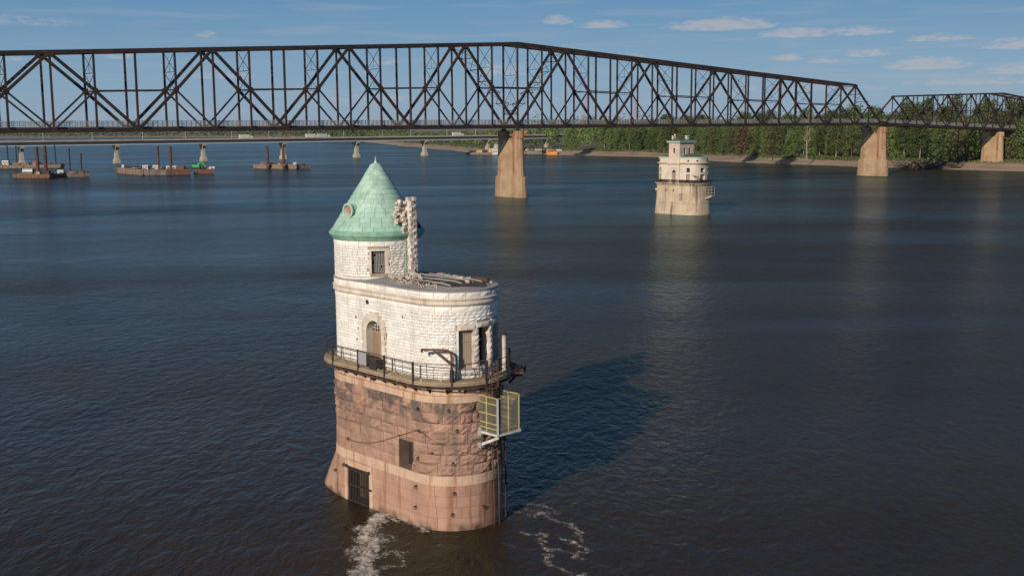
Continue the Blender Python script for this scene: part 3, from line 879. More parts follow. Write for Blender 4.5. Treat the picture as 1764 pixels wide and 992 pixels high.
# balcony ------------------------------------------------------------------------------
BO = .84
us = course(tr, 0, PERIM, 2.2, .05, .8)
for k in range(len(us) - 1):
    a, b = us[k] + .004, us[k + 1] - .004; q = 8
    MB().loft([[stad(a + (b - a) * i / q, z, o) for (o, z) in ((-.02, 8.98), (BO, 8.94), (BO, 9.02), (BO - .03, 9.06), (-.02, 9.09))] for i in range(q + 1)]).build('deck_panel', M['deck'], tower)
for k in range(len(us) - 1):
    a, b = us[k] + .004, us[k + 1] - .004; q = 8
    MB().loft([[stad(a + (b - a) * i / q, z, o) for (o, z) in ((BO - .10, 8.83), (BO + .012, 8.83), (BO + .03, 8.93), (BO - .1, 8.935))] for i in range(q + 1)]).build('fascia', M['deck'], tower)
MB().loft([[stad(PERIM * i / 120, z, o) for (o, z) in ((BO - .06, 8.66), (BO - .01, 8.66), (BO - .01, 8.725), (BO - .06, 8.725))] for i in range(121)], cap=False).build('balcony_angle', M['rust'], tower)
for k in range(32):
    u = PERIM * (k + .3) / 32; n_ = stad_n(u); t_ = up.cross(n_)
    p0 = stad(u, 9, .07); d0 = stad(u, 9, BO - .1)
    MB().loft([[Vector((q.x, q.y, zz)) + t_ * s_ for (q, zz) in ((p0, 8.2), (d0, 8.72), (d0, 8.92), (p0, 8.92))] for s_ in (-.04, .04)]).build('bracket', M['iron'], tower)
RU = []


def rail_u(f): return f


posts_u = [-.13, 1.9, 4.75, 7.35, 9.2, 10.75, 12.2]
posts_u = [-.17 + .0, 2.48, 5.09]
rail = MB()
PU = [0.0 - .15, 2.48, 5.09, LEN + .47, LEN + 2.33, LEN + 3.96, LEN + 5.6, LEN + 7.2, LEN + 8.6, 2 * LEN + 8.64 - 4.6, 2 * LEN + 8.64 - 2.1, 2 * LEN + 8.64 + .4, 2 * LEN + 8.64 + 2.2, 2 * LEN + 8.64 + 4.2, 2 * LEN + 8.64 + 6.2]
railing = MB().loft([[stad(PERIM * i / 140, 10.12 + z, BO - .04 + o) for (o, z) in ((-.02, -.02), (.02, -.02), (.02, .02), (-.02, .02))] for i in range(141)], cap=False).build('railing', M['iron'], tower)
for zz in (9.78, 9.50):
    MB().loft([[stad(PERIM * i / 140, zz + z, BO - .04 + o) for (o, z) in ((-.016, -.016), (.016, -.016), (.016, .016), (-.016, .016))] for i in range(141)], cap=False).build('rail', M['iron'], railing)
for u in PU:
    MB().box(stad(u, 9.46, BO), (.11, .09, 1.45), (up.cross(stad_n(u)), stad_n(u), up)).build('railing_post', M['iron'], railing)
for i in range(len(PU)):
    u = PU[i] + (((PU[(i + 1) % len(PU)] - PU[i]) % PERIM) * .38)
    MB().tube([stad(u, 10.12, BO - .05), stad(u, 9.7, BO - .07), stad(u, 9.36, BO - .12), stad(u - .08, 9.2, BO - .3), stad(u - .18, 9.12, BO - .48)], .022, 5).build('curved_stay', M['iron'], railing)
# sign board on the railing by the door, and the box behind it
o = thing('notice_board', stad(2.95, 9.2, BO - .02), 'blank grey metal sheet hung on the balcony railing in front of the arched door', 'board')
MB().box(stad(2.95, 9.72, BO + .02), (.78, .03, .82), (A, dn, up)).build('sheet', M['galv'], o)
MB().box(stad(2.95, 10.12, BO + .035), (.8, .05, .05), (A, dn, up)).build('frame', M['iron'], o)
o = thing('crate', stad(3.75, 9.1, BO - .35), 'dark box standing on the balcony right of the grey sheet', 'box')
MB().box(stad(3.75, 9.42, BO - .32), (.7, .42, .58), (A, dn, up)).build('body', M['iron'], o)
MB().box(stad(3.75, 9.74, BO - .32), (.76, .48, .05), (A, dn, up)).build('lid', M['rust'], o)
for (u, o_) in ((4.1, .55), (6.1, .3), (8.0, .8), (8.9, .55), (5.6, .8)):
    wh = {4.1: 'right beside the dark box', 6.1: 'against the wall left of the jib crane', 8.0: 'at the outer edge left of the jib crane', 8.9: 'just left of the jib crane post', 5.6: 'at the outer edge below the blank white wall'}[u]
    q = MB().rock(stad(u, 9.13, o_), (.12, .1, .06), rr_).build('pebble', M['whitep']); tag(q, 'white stone chip on the balcony floor ' + wh, 'stone chip', 'white chips on the balcony')

# jib crane
o = thing('davit_crane', (-3.50, 62.9, 9.1), 'rusty red jib crane on the balcony, its arm pointing left', 'crane')
bx = Vector((-3.50, 62.95, 0)); left = Vector((-1, .02, 0)).normalized()
MB().tube([bx + up * 9.0, bx + up * 9.75], .13, 8).build('socket', M['iron'], o)
MB().tube([bx + up * 9.0, bx + up * 10.55, bx + left * .06 + up * 10.78, bx + left * .25 + up * 10.90, bx + left * .5 + up * 10.93], .075, 8).build('mast', M['rustred'], o)
MB().beam(bx + left * .45 + up * 10.93, bx + left * 1.75 + up * 10.96, .10, .10).build('arm', M['rustred'], o)
MB().beam(bx + left * .03 + up * 10.05, bx + left * 1.02 + up * 10.88, .09, .09).build('brace', M['rustred'], o)
MB().tube([bx + up * 9.9 + Vector((.12, 0, 0)), bx + up * 10.6 + Vector((.14, 0, 0)), bx + up * 10.75 + Vector((.02, 0, 0))], .035, 6).build('cable_guide', M['rust'], o)
MB().tube([bx + up * 10.9 + left * 1.3, bx + up * 10.84 + left * 1.45, bx + up * 10.9 + left * 1.6], .03, 5).box(bx + left * 1.7 + up * 10.9, (.12, .12, .2)).build('pulley', M['iron'], o)

# yellow cage platform -------------------------------------------------------------------
Mc = CC + A * 4.45 + Nn * (-.45); cz0, cz1 = 5.98, 8.08; ca_, cn_ = 1.9, 1.75
o = thing('cage_platform', (Mc.x, Mc.y, cz0), 'yellow railed cage with wire mesh hung off the round end of the granite base', 'cage')


def cg(a, n, z): return Mc - A * (a * ca_) + Nn * (n * cn_) + up * z


def bar(p, q, m='yellow', w_=.06, nm='cage_bar'): return MB().beam(p, q, w_, w_).build(nm, M[m], o)


for (a0, n0, a1, n1, ncol) in ((0, 0, 1, 0, 3), (0, 0, 0, 1, 3), (1, 1, 0, 1, 3), (1, 1, 1, 0, 3)):
    for zz in (cz0 + .25, cz0 + .55, cz0 + 1.1, cz1 - .38, cz1):
        if (a1 == 0 and n1 == 1 and a0 == 0) and zz not in (cz1, cz0 + .25): continue
        bar(cg(a0, n0, zz), cg(a1, n1, zz), w_=.055)
    for k in range(ncol):
        t = k / (ncol - 1) * .96 + .02; bar(cg(a0 + (a1 - a0) * t, n0 + (n1 - n0) * t, cz0), cg(a0 + (a1 - a0) * t, n0 + (n1 - n0) * t, cz1 + .02), w_=.06, nm='cage_post')
bar(cg(0, 0, cz0 - .1), cg(0, 0, cz1 + .03), 'galv', .12, 'corner_post')
for (a0, n0, a1, n1) in ((0, 0, 1, 0), (0, 0, 0, 1), (1, 1, 0, 1)):
    mm = MB()
    for k in range(1, 26):
        t = k / 26; mm.beam(cg(a0 + (a1 - a0) * t, n0 + (n1 - n0) * t, cz0 + .02), cg(a0 + (a1 - a0) * t, n0 + (n1 - n0) * t, cz1), .014, .014)
    for k in range(1, 28):
        zz = cz0 + (cz1 - cz0) * k / 28; mm.beam(cg(a0, n0, zz), cg(a1, n1, zz), .014, .014)
    mm.build('wire_mesh', M['mesh_wire'], o, kind='stuff')
fl = MB()
for k in range(24):
    t = (k + .5) / 24; fl.beam(cg(t, 0, cz0), cg(t, 1, cz0), .04, .03)
fl.build('floor_grating', M['mesh_wire'], o)
for (p0, q0) in ((cg(-.02, -.02, cz0 - .07), cg(1.25, -.02, cz0 - .07)), (cg(-.02, 1.02, cz0 - .07), cg(1.25, 1.02, cz0 - .07)), (cg(0, -.05, cz0 - .071), cg(0, 1.05, cz0 - .071)), (cg(1, -.05, cz0 - .071), cg(1, 1.05, cz0 - .071))):
    MB().beam(p0, q0, .12, .13).build('floor_beam', M['whitep'], o)
p0 = cg(-.02, 0, cz0 - .14); q0 = granite(LEN + 3.9, 5.15, .15)
MB().beam(p0 - Vector((0, 0, .05)), q0 + Vector((0, 0, -.05)), .12, .15).build('brace', M['whitep'], o)
MB().box(q0 + Vector((0, 0, -.05)), (.28, .28, .3), (A, Nn, up)).build('wall_bracket', M['galv'], o)
MB().box(granite(LEN + 3.9, 5.9, .1), (.3, .2, .5), (A, Nn, up)).build('wall_bracket', M['galv'], o)
q1 = granite(LEN + 6.2, 5.0, .1)
MB().beam(cg(0, 1, cz0 - .14), q1, .1, .13).build('brace', M['galv'], o)

# caged ladder from balcony to cage
o = thing('caged_ladder', (-.9, 63.4, 7.7), 'rusty hooped ladder between the balcony and the yellow cage', 'ladder')
lx = Mc - A * (ca_ * .55) + Nn * .35; lt = Nn
for s_ in (-.24, .24): MB().tube([lx + lt * s_ + up * 7.4, lx + lt * s_ + up * 10.15], .035, 6).build('stile', M['rust'], o)
for k in range(9): MB().tube([lx - lt * .24 + up * (7.6 + k * .29), lx + lt * .24 + up * (7.6 + k * .29)], .016, 5).build('rung', M['rust'], o)
hoop = lambda z: [lx + lt * (.38 * math.cos(t)) + A * (.05 + .62 * math.sin(t)) + up * z for t in [PI * i / 8 for i in range(9)]]
for z in (8.6, 9.2, 9.8, 10.1): MB().tube(hoop(z), .022, 5).build('hoop', M['rust'], o)
for i in range(0, 9, 2): MB().tube([hoop(8.6)[i], hoop(10.1)[i]], .02, 5).build('hoop_bar', M['rust'], o)
for s_ in (-.3, .35): MB().tube([lx + lt * s_ - A * .5 + up * 9.1, lx + lt * s_ - A * .5 + up * 10.05, lx + lt * s_ - A * .1 + up * 10.2], .03, 6).build('grab_rail', M['rust'], o)
# rusty landing at the right of the balcony with its bollard pipe and clutter
ld = MB().loft([[stad(LEN + 6.2 + 3.0 * i / 8, z, oo) for (oo, z) in ((BO - .02, 8.86), (BO + .75, 8.86), (BO + .75, 9.0), (BO - .02, 9.0))] for i in range(9)]).build('landing', M['rust'], tower)
for i in range(5):
    u = LEN + 6.2 + 3.0 * (i + .5) / 5; MB().box(stad(u, 8.72, BO + .3), (.08, .8, .2), (up.cross(stad_n(u)), stad_n(u), up)).build('landing_bearer', M['iron'], ld)
wp = Vector((-.50, 65.6, 0))
o = thing('vent_pipe', (wp.x, wp.y, 9.0), 'tall white and rust pipe standing on the landing at the right end of the balcony', 'pipe')
MB().tube([wp + up * 9.0, wp + up * 11.3], .12, 12).build('pipe', M['stain_stone'], o)
MB().tube([wp + up * 11.3, wp + up * 11.42], .17, 12).build('cap', M['iron'], o)
MB().tube([wp + up * 11.42, wp + up * 11.8], .03, 6).build('rod', M['iron'], o)
MB().tube([wp + Vector((-.16, .05, 9.1)), wp + Vector((-.16, .05, 11.2))], .05, 6).build('conduit', M['iron'], o)
o = thing('winch', (.25, 66.9, 8.6), 'dark tangled iron winch frame sticking out past the white pipe', 'winch')
for (p0, q0) in (((-.3, 66.2, 8.85), (.75, 67.2, 8.95)), ((-.2, 66.5, 8.6), (.8, 67.5, 8.9)), ((.1, 66.7, 8.5), (.1, 66.7, 9.2)), ((.5, 67, 8.6), (.5, 67, 9.15)), ((-.2, 66.3, 8.2), (.4, 66.9, 8.75)), ((.75, 67.2, 8.7), (.75, 67.2, 9.1))):
    MB().beam(p0, q0, .11, .11).build('frame_bar', M['iron'], o)
MB().tube([(.1, 66.6, 8.95), (.55, 67.05, 8.98)], .16, 8).build('drum', M['iron'], o)

# pipes down the round end, hanging rope
for (u, lo_, m_, r__, lean) in [(LEN + 4.55, -.3, 'rust', .04, .12), (LEN + 5.0, -.3, 'rust', .045, .1), (LEN + 5.45, 1.5, 'rust', .03, 0), (LEN + 6.1, -.4, 'iron', .06, 0)]:
    MB().tube([granite(u + .05, 8.2, .2), granite(u, 5.5, .22), granite(u + lean * .5, 3.2, .3), granite(u + lean, lo_, .22)], r__, 6).build('standpipe', M[m_], tower)
for z in (1.2, 2.6, 4.4): MB().tube([granite(LEN + 4.4, z, .2), granite(LEN + 5.5, z + .05, .25)], .025, 5).build('pipe_clamp', M['rust'], tower)
q = MB().tube([(-.44, 65.1, 5.6), (-.47, 65.4, 3.0), (-.46, 65.9, .8), (-.46, 66.2, -.5)], .05, 6).build('hanging_chain', M['iron']); tag(q, 'dark chain hanging from the yellow cage down into the water', 'chain')

# ================================================================== WATER, LAND
def water_mat():
    m = bpy.data.materials.new('river_water'); m.use_nodes = True
    T = m.node_tree; n_ = T.nodes; L = T.links; b = n_['Principled BSDF']
    b.inputs['IOR'].default_value = 1.333; b.inputs['Specular IOR Level'].default_value = .5
    co = n_.new('ShaderNodeTexCoord').outputs['Object']

    def noise(s, d, st, rot=0., r=.55, dist=0., w_=None):
        mp = n_.new('ShaderNodeMapping'); mp.inputs['Scale'].default_value = st; mp.inputs['Rotation'].default_value = (0, 0, rot); L.new(co, mp.inputs[0])
        x = n_.new('ShaderNodeTexNoise'); x.inputs['Scale'].default_value = s; x.inputs['Detail'].default_value = d
        x.inputs['Roughness'].default_value = r; x.inputs['Distortion'].default_value = dist; L.new(mp.outputs[0], x.inputs['Vector'])
        return x.outputs[0]

    def mth(op, a, b_):
        x = n_.new('ShaderNodeMath'); x.operation = op
        for i, v in enumerate((a, b_)):
            if isinstance(v, (int, float)): x.inputs[i].default_value = v
            else: L.new(v, x.inputs[i])
        return x.outputs[0]

    def rmp(v, a, b_, c, d):
        x = n_.new('ShaderNodeMapRange')
        for i, q in enumerate((a, b_, c, d)): x.inputs[i + 1].default_value = q
        L.new(v, x.inputs[0]); return x.outputs[0]
    # silt colour, slightly mottled by boils in the current
    silt = noise(.02, 5, (1, 1, 1), 0, .6, 1.5)
    cr = n_.new('ShaderNodeMixRGB'); cr.inputs[1].default_value = (.029, .0185, .0092, 1); cr.inputs[2].default_value = (.041, .0265, .0138, 1)
    L.new(rmp(silt, .35, .65, 0, 1), cr.inputs[0]); h1 = noise(1.05, 4, (1, .55, 1), -.35, .55, .5)          # wavelets of about two metres
    h2 = noise(3.0, 5, (1, .45, 1), -.5, .6, .3)          # ripples across the wind
    h3 = noise(.10, 3, (1, .5, 1), .8, .5, .8)           # slow swell of the current
    gust = rmp(noise(.012, 4, (.45, 1.5, 1), .1, .55, .6), .38, .62, .60, 1.45)   # patches ruffled by gusts
    h = mth('ADD', mth('MULTIPLY', h1, .135), mth('MULTIPLY', h2, .048)); h = mth('MULTIPLY', h, gust)
    h = mth('ADD', h, mth('MULTIPLY', h3, .22))
    bp = n_.new('ShaderNodeBump'); bp.inputs['Strength'].default_value = 1; bp.inputs['Distance'].default_value = WAVE
    L.new(h, bp.inputs['Height'])
    # silty body colour under a clear skin whose reflection is partly cut, as through a polarising filter
    n_.remove(b)
    df = n_.new('ShaderNodeBsdfDiffuse'); L.new(cr.outputs[0], df.inputs[0])
    gl = n_.new('ShaderNodeBsdfGlossy'); gl.inputs[0].default_value = (.67, .90, 1, 1); gl.inputs['Roughness'].default_value = .10
    fr = n_.new('ShaderNodeFresnel'); fr.inputs[0].default_value = 1.333
    for q in (df, gl, fr): L.new(bp.outputs[0], q.inputs['Normal'])
    mx = n_.new('ShaderNodeMixShader'); L.new(mth('MULTIPLY', fr.outputs[0], mth('MULTIPLY', rmp(noise(.009, 4, (.35, 1.6, 1), .15, .6, 1.2), .36, .66, .78, 1.35), REFL)), mx.inputs[0]); L.new(df.outputs[0], mx.inputs[1]); L.new(gl.outputs[0], mx.inputs[2])
    L.new(mx.outputs[0], n_['Material Output'].inputs[0])
    return m


REFL = .56
WAVE = 1.9
M['water'] = water_mat()
mb = MB(); X = [-9000, -3000, -1000, -300, 0, 300, 1000, 3000, 9000]; Y = [-1500, -300, 0, 200, 500, 1000, 2500, 6000, 14000]
for i in range(8):
    for j in range(8): mb.add([(X[i], Y[j], 0), (X[i + 1], Y[j], 0), (X[i + 1], Y[j + 1], 0), (X[i], Y[j + 1], 0)], [(0, 1, 2, 3)])
tag(mb.build('river_water', M['water']), kind='structure')

SHORE = [(-9000, 2200), (-4200, 3100), (-2600, 3300), (-1482, 3272), (-900, 3100), (-557, 2849), (-400, 2400), (-273, 1966), (-150, 1460), (-80, 1200), (-43, 1052),
         (0, 975), (38, 923), (68, 885), (97, 854), (125, 770), (150, 694), (170, 658), (190, 625), (217, 588), (252, 546), (325, 498), (430, 470), (600, 400), (1000, 250), (2500, -200), (6000, -1200)]


def shore_at(t):
    i = min(int(t), len(SHORE) - 2); f = t - i
    return Vector((SHORE[i][0] * (1 - f) + SHORE[i + 1][0] * f, SHORE[i][1] * (1 - f) + SHORE[i + 1][1] * f, 0))


def inland(t, dist):
    p = shore_at(t); a = shore_at(max(0, t - .6)); b = shore_at(min(len(SHORE) - 1.001, t + .6))
    d = (b - a).normalized(); n_ = Vector((-d.y, d.x, 0))
    return p + n_ * dist


M['land'] = mat('river_bank', (.30, .215, .145), .95, .25, .12, (.20, .155, .10), .06, bump=.8, bscale=.8,
                layers=[(1.1, .35, (.40, .315, .23), .8), (2.0, 3.9, (.070, .075, .032), 1.3)])
lr = random.Random(5)
mb = MB(); steps = []
t = 0
while t < len(SHORE) - 1.01:
    seg = (shore_at(t + .01) - shore_at(t)).length * 100
    steps.append(t); t += max(.01, min(1, 9 / seg))
prof = [(-6, -1.2), (0, -.05), (3, .35), (8, .9), (14, 1.9), (19, 3.2), (26, 4.0), (45, 4.6), (120, 5), (400, 5), (3000, 6), (14000, 8)]
rows = []
for i, t in enumerate(steps):
    wob = 2.2 * math.sin(i * .31) + 1.6 * math.sin(i * .83 + 1) + lr.uniform(-.8, .8)
    far = S(1700, 2600, shore_at(t).y)
    row = []
    for k, (d, z) in enumerate(prof):
        dd_ = d + (wob * (1 if k > 0 else .6) if d < 40 else 0)
        p = inland(t, dd_) if d < 500 else inland(t, 400) + (inland(t, 400) + Vector((0, 300, 0))).normalized() * d
        row.append((p.x, p.y, z * (1 - .45 * far) + (lr.uniform(-.25, .25) if 2 < k < 8 else 0)))
    rows.append(row)
for i in range(len(rows) - 1):
    for k in range(len(prof) - 1): mb.add([rows[i][k], rows[i + 1][k], rows[i + 1][k + 1], rows[i][k + 1]], [(0, 1, 2, 3)])
tag(mb.build('river_bank', M['land'], smooth=True), kind='structure')

# ================================================================== TREES
def tree_proto(name, seed, h, wd, base, leafm, n=1500, lq=.8, barkm='bark', clumps=26, dead=False, cyl=False):
    r = random.Random(seed); mb = MB()
    tz = h * .72
    bend = [Vector((0, 0, 0))]
    for k in range(1, 6): bend.append(bend[-1] + Vector((r.uniform(-.35, .35), r.uniform(-.35, .35), tz / 5)))
    mb.tube([b - Vector((0, 0, .6 if i == 0 else 0)) for i, b in enumerate(bend)], [h * .017 * (1 - .16 * i) for i in range(6)], 6)
    cs = []
    for k in range(clumps):
        zz = base + (h - base) * ((k + .5) / clumps) ** .85
        f = (zz - base) / (h - base)
        wr = wd / 2 * (math.sin(PI * min(1, .16 + f * .80)) ** (.55 if not cyl else .3)) * r.uniform(.55, 1.0)
        a = k * 2.4 + r.uniform(-.5, .5)
        c = Vector((wr * .72 * math.cos(a), wr * .72 * math.sin(a), zz + r.uniform(-.5, .5)))
        cs.append((c, max(1.0, wd * r.uniform(.13, .23))))
        if k % 3 == 0 or dead:
            s_ = bend[min(5, int(zz / tz * 4))] if zz < tz else bend[4]
            s_ = Vector((s_.x, s_.y, min(zz * .72, tz * .95)))
            mid = (s_ + c) / 2 + Vector((0, 0, r.uniform(0, .8)))
            mb.tube([s_, mid, c], [h * .007, h * .005, h * .0022], 4)
            if dead:
                for q in range(3):
                    e = c + Vector((r.uniform(-2, 2), r.uniform(-2, 2), r.uniform(.5, 3))); mb.tube([mid, (mid + e) / 2 + Vector((0, 0, .4)), e], [h * .003, h * .002, .02], 3)
    nt_ = len(mb.f)
    if not dead:
        for k in range(n):
            c, cr = cs[r.randrange(len(cs))]
            d = Vector((r.gauss(0, 1), r.gauss(0, 1), r.gauss(0, .8))); d.normalize()
            p = c + d * cr * (r.random() ** .4)
            nn = (d + Vector((r.uniform(-.8, .8), r.uniform(-.8, .8), r.uniform(-.2, 1)))).normalized()
            x = nn.orthogonal().normalized(); y = nn.cross(x); q = r.uniform(0, PI); x, y = x * math.cos(q) + y * math.sin(q), y * math.cos(q) - x * math.sin(q)
            s_ = lq * r.uniform(.5, 1.15)
            mb.add([p - x * s_ * .5, p - y * s_ * .35 + nn * .08, p + x * s_ * .5, p + y * s_ * .35 + nn * .08], [(0, 1, 2, 3)])
    tm = MB(); tm.v = mb.v; tm.f = mb.f[:nt_]; tm.m = [0] * nt_
    # split into trunk and crown
    def sub(fs):
        idx = {}; v = []; f = []
        for q in fs:
            g = []
            for i in q:
                if i not in idx: idx[i] = len(v); v.append(mb.v[i])
                g.append(idx[i])
            f.append(tuple(g))
        o = MB(); o.v = v; o.f = f; o.m = [0] * len(f); return o
    root = bpy.data.objects.new(name, None); COL.objects.link(root); root.location = (0, 0, 0)
    sub(mb.f[:nt_]).build('trunk', M[barkm], root)
    if not dead: sub(mb.f[nt_:]).build('crown', M[leafm], root)
    return root


KIND = [('cottonwood_tree', 'tall dark green cottonwood in the wood lining the far bank', 'leaf_dark', 26, 15, 4.0, 'bark', 'tall dark cottonwoods on the far bank'),
        ('willow_tree', 'rounded mid green tree in the wood lining the far bank', 'leaf_mid', 20, 16, 1.5, 'bark_dark', 'mid green rounded trees on the far bank'),
        ('poplar_tree', 'slim green tree with a pale bare lower trunk', 'leaf_mid', 26, 10.5, 5.5, 'bark', 'slim pale-trunked trees on the far bank'),
        ('maple_tree', 'olive green broad tree in the wood lining the far bank', 'leaf_olive', 22, 17, 2.0, 'bark_dark', 'olive green trees on the far bank'),
        ('bushy_tree', 'low bushy tree growing at the foot of the far bank wood', 'leaf_mid', 11, 10, .6, 'bark_dark', 'low bushy trees on the far bank'),
        ('russet_tree', 'russet brown tree among the green ones of the far bank', 'leaf_brown', 21, 10, 2.5, 'bark_dark', 'russet trees on the far bank')]
protos = []
for i, (nm, lb, lf, h, wd_, bs, bk, gp) in enumerate(KIND):
    var_ = []
    for s_ in range(3 if i < 4 else 2):
        p = tree_proto(nm, 50 + i * 7 + s_, h * (1 + .06 * (s_ - 1)), wd_, bs, lf, n=3200 if h > 15 else 1000, lq=1.0, barkm=bk, clumps=36 if h > 15 else 14, cyl=(i == 2))
        tag(p, lb, 'tree', gp); var_.append([p, False])
    protos.append(var_)
tcount = 0
SHORT = ['tall dark green tree', 'rounded mid green tree', 'slim green tree', 'broad olive tree', 'low bush', 'russet brown tree']
used = []


def plant(kind, p, sc_, label=None, group='keep'):
    global tcount
    v = protos[kind][lr.randrange(len(protos[kind]))]
    o = v[0] if not v[1] else copy_tree(v[0])
    v[1] = True
    o.location = p; o.rotation_euler = (0, 0, lr.uniform(0, 6.28)); o.scale = (sc_ * lr.uniform(.92, 1.1), sc_ * lr.uniform(.92, 1.1), sc_)
    if label: o['label'] = label
    if group != 'keep':
        if group is None:
            if 'group' in o: del o['group']
        else: o['group'] = group
    tcount += 1
    return o


def gz(d):                                            # ground height at a distance inland
    for (d0, z0), (d1, z1) in zip(prof[:-1], prof[1:]):
        if d0 <= d < d1: return z0 + (z1 - z0) * (d - d0) / (d1 - d0)
    return 5


# the bank right of the highway bridge: rows of trees one can tell apart
AL0 = .6854
PIERS_AT = []
for i_ in (20, 30.1):
    for o_ in (-6, 0, 8): PIERS_AT.append(((239.03 + 10.67 * i_) * math.cos(AL0) - (288.7 + o_) * math.sin(AL0), (239.03 + 10.67 * i_) * math.sin(AL0) + (288.7 + o_) * math.cos(AL0), 3.5))
T0, T1 = 12.4, 22.3                                   # stretch of the shore polyline
L_ = []
t = T0
while t < T1:
    L_.append(t); seg = (shore_at(min(t + .02, 25.9)) - shore_at(t)).length / .02; t += 1 / seg
mtr = len(L_)


def tm_(m): return L_[max(0, min(mtr - 1, int(m)))]


for row, (d, sp, hs) in enumerate([(27, 9.5, .80), (38, 10, .92), (54, 12, 1.0), (76, 15, 1.06), (110, 20, 1.1)]):
    m_ = lr.uniform(0, 4)
    while m_ < mtr:
        t = tm_(m_); dd_ = d + lr.uniform(-5, 6)
        p = inland(t, dd_); p.z = gz(dd_) - .3
        px = p.x / p.y
        if any((p - Vector(q)).length < 15 for q in PIERS_AT): m_ += 3; continue
        k = lr.choices([0, 1, 2, 3, 5], [.34, .35, .06, .25, 0] if row else [.22, .47, .07, .24, 0])[0]
        if .04 < px < .16 and row == 0: k = lr.choices([0, 1, 2], [.2, .2, .6])[0]
        big = 1.0 + .10 * S(.2, .38, px)
        # keep the clearing under the far bridge span dark and the landing free
        pxx = 882 + 1924.7 * px
        where = 'left of the far tower' if pxx < 1125 else 'behind the far tower' if pxx < 1222 else 'between far tower and second pier' if pxx < 1475 else 'behind the second pier' if pxx < 1535 else 'between second and third pier' if pxx < 1690 else 'right of the third pier'
        rw = ('in the front row', 'in the second row', 'in the third row', 'deep in the wood', 'at the back of the wood')[row]
        plant(k, p, hs * big * lr.uniform(.86, 1.05), SHORT[k] + ' ' + rw + ' ' + where)
        m_ += sp * lr.uniform(.75, 1.25)
m_ = 3
while m_ < mtr:                                       # bushes on the edge of the bank
    t = tm_(m_); dd_ = 20 + lr.uniform(0, 4); p = inland(t, dd_); p.z = gz(dd_) - .3
    pxx = 882 + 1924.7 * p.x / p.y
    if min((p - Vector(q)).length for q in PIERS_AT) > 12 and lr.random() < .62: plant(4, p, lr.uniform(.35, .8), 'low bush on top of the bank ' + ('left of the far stone tower' if pxx < 1125 else 'behind the far stone tower' if pxx < 1222 else 'right of the far stone tower' if pxx < 1350 else 'left of the second pier' if pxx < 1475 else 'between second and third pier' if pxx < 1690 else 'right of the third pier'))
    m_ += 7 * lr.uniform(.5, 1.8)
# ones that stand out
for (px, Yd, k, sc_, lb, gr) in [(1275, 700, 5, 1.0, 'russet brown tree just right of the far stone tower, below the truss', None),
                                 (985, 890, 1, .98, 'big rounded pale green tree at the left end of the bank, by the moored boats', None),
                                 (1330, 655, 3, 1.0, 'broad yellowish green tree leaning over the sandy bank, left of the bare tree', None)]:
    plant(k, Vector(((px - 882) / 1924.7 * Yd, Yd, 3.4)), sc_, lb, gr)
dead = tree_proto('bare_tree', 99, 27, 11, 10, None, barkm='bark', clumps=11, dead=True)
dead.location = ((1388 - 882) / 1924.7 * 655, 655, 3.5); tag(dead, 'bare dead tree with pale forked limbs under the truss', 'tree')

# distant woods that read as one mass
def woods(name, specs, leafn, lb, seed, q=34, size=3.2):
    r = random.Random(seed); mb = MB()
    for (c, h, w_) in specs:
        for k in range(q):
            d = Vector((r.gauss(0, 1), r.gauss(0, 1), r.gauss(0, 1))).normalized() * (r.random() ** .35)
            p = c + Vector((d.x * w_ / 2, d.y * w_ / 2, h * .55 + d.z * h * .48))
            nn = (d + Vector((r.uniform(-.6, .6), r.uniform(-.6, .6), r.uniform(-.1, .9)))).normalized()
            x = nn.orthogonal().normalized(); y = nn.cross(x); s_ = size * r.uniform(.5, 1.2)
            mb.add([p - x * s_ * .5, p - y * s_ * .4, p + x * s_ * .5, p + y * s_ * .4], [(0, 1, 2, 3)])
    o = mb.build(name, M[leafn]); return tag(o, lb, 'woodland', None, 'stuff')


sp1 = []; sp2 = []; sp3 = []
wr_ = random.Random(8)
t = 7.0
while t < 12.5:                                       # behind and beyond the highway bridge
    seg = (shore_at(t + .02) - shore_at(t)).length / .02
    near = S(9.0, 11.0, t)
    for d in (30, 45, 65, 95, 140, 200, 300):
        if wr_.random() < .9:
            p = inland(t, d + wr_.uniform(-8, 8)); p.z = 4
            (sp1 if wr_.random() < .6 else sp2).append((p, (11 + 15 * near) * wr_.uniform(.8, 1.2) * (1 + d / 1500), 11 * wr_.uniform(.8, 1.4)))
    t += 10.5 / seg
woods('woodland', sp1, 'leaf_mid', 'green wood beyond the highway bridge, left of the big pier', 21, 70, 2.1)
woods('woodland', sp2, 'leaf_olive', 'olive trees mixed into the wood beyond the highway bridge', 22, 70, 2.1)
t = 1.0
while t < 7.0:
    seg = (shore_at(t + .02) - shore_at(t)).length / .02
    for d in (10, 40, 90):
        p = inland(t, d + wr_.uniform(-8, 8)); p.z = 1.5
        sp3.append((p, 22 * wr_.uniform(.75, 1.25), 20 * wr_.uniform(.8, 1.4)))
    t += 16 / seg
woods('woodland', sp3, 'leaf_dark', 'thin dark line of trees on the horizon at the left', 23, 30, 5)
sp4 = []
for i in range(820):                                  # deep wood behind the rows of the right bank
    t = wr_.uniform(12.2, 24.8); d = wr_.uniform(135, 420); p = inland(t, d); p.z = 4.5
    sp4.append((p, 27.5 * wr_.uniform(.9, 1.1), 13 * wr_.uniform(.8, 1.3)))
woods('woodland', sp4, 'leaf_mid', 'deep wood behind the first trees of the right bank', 24, 80, 1.9)
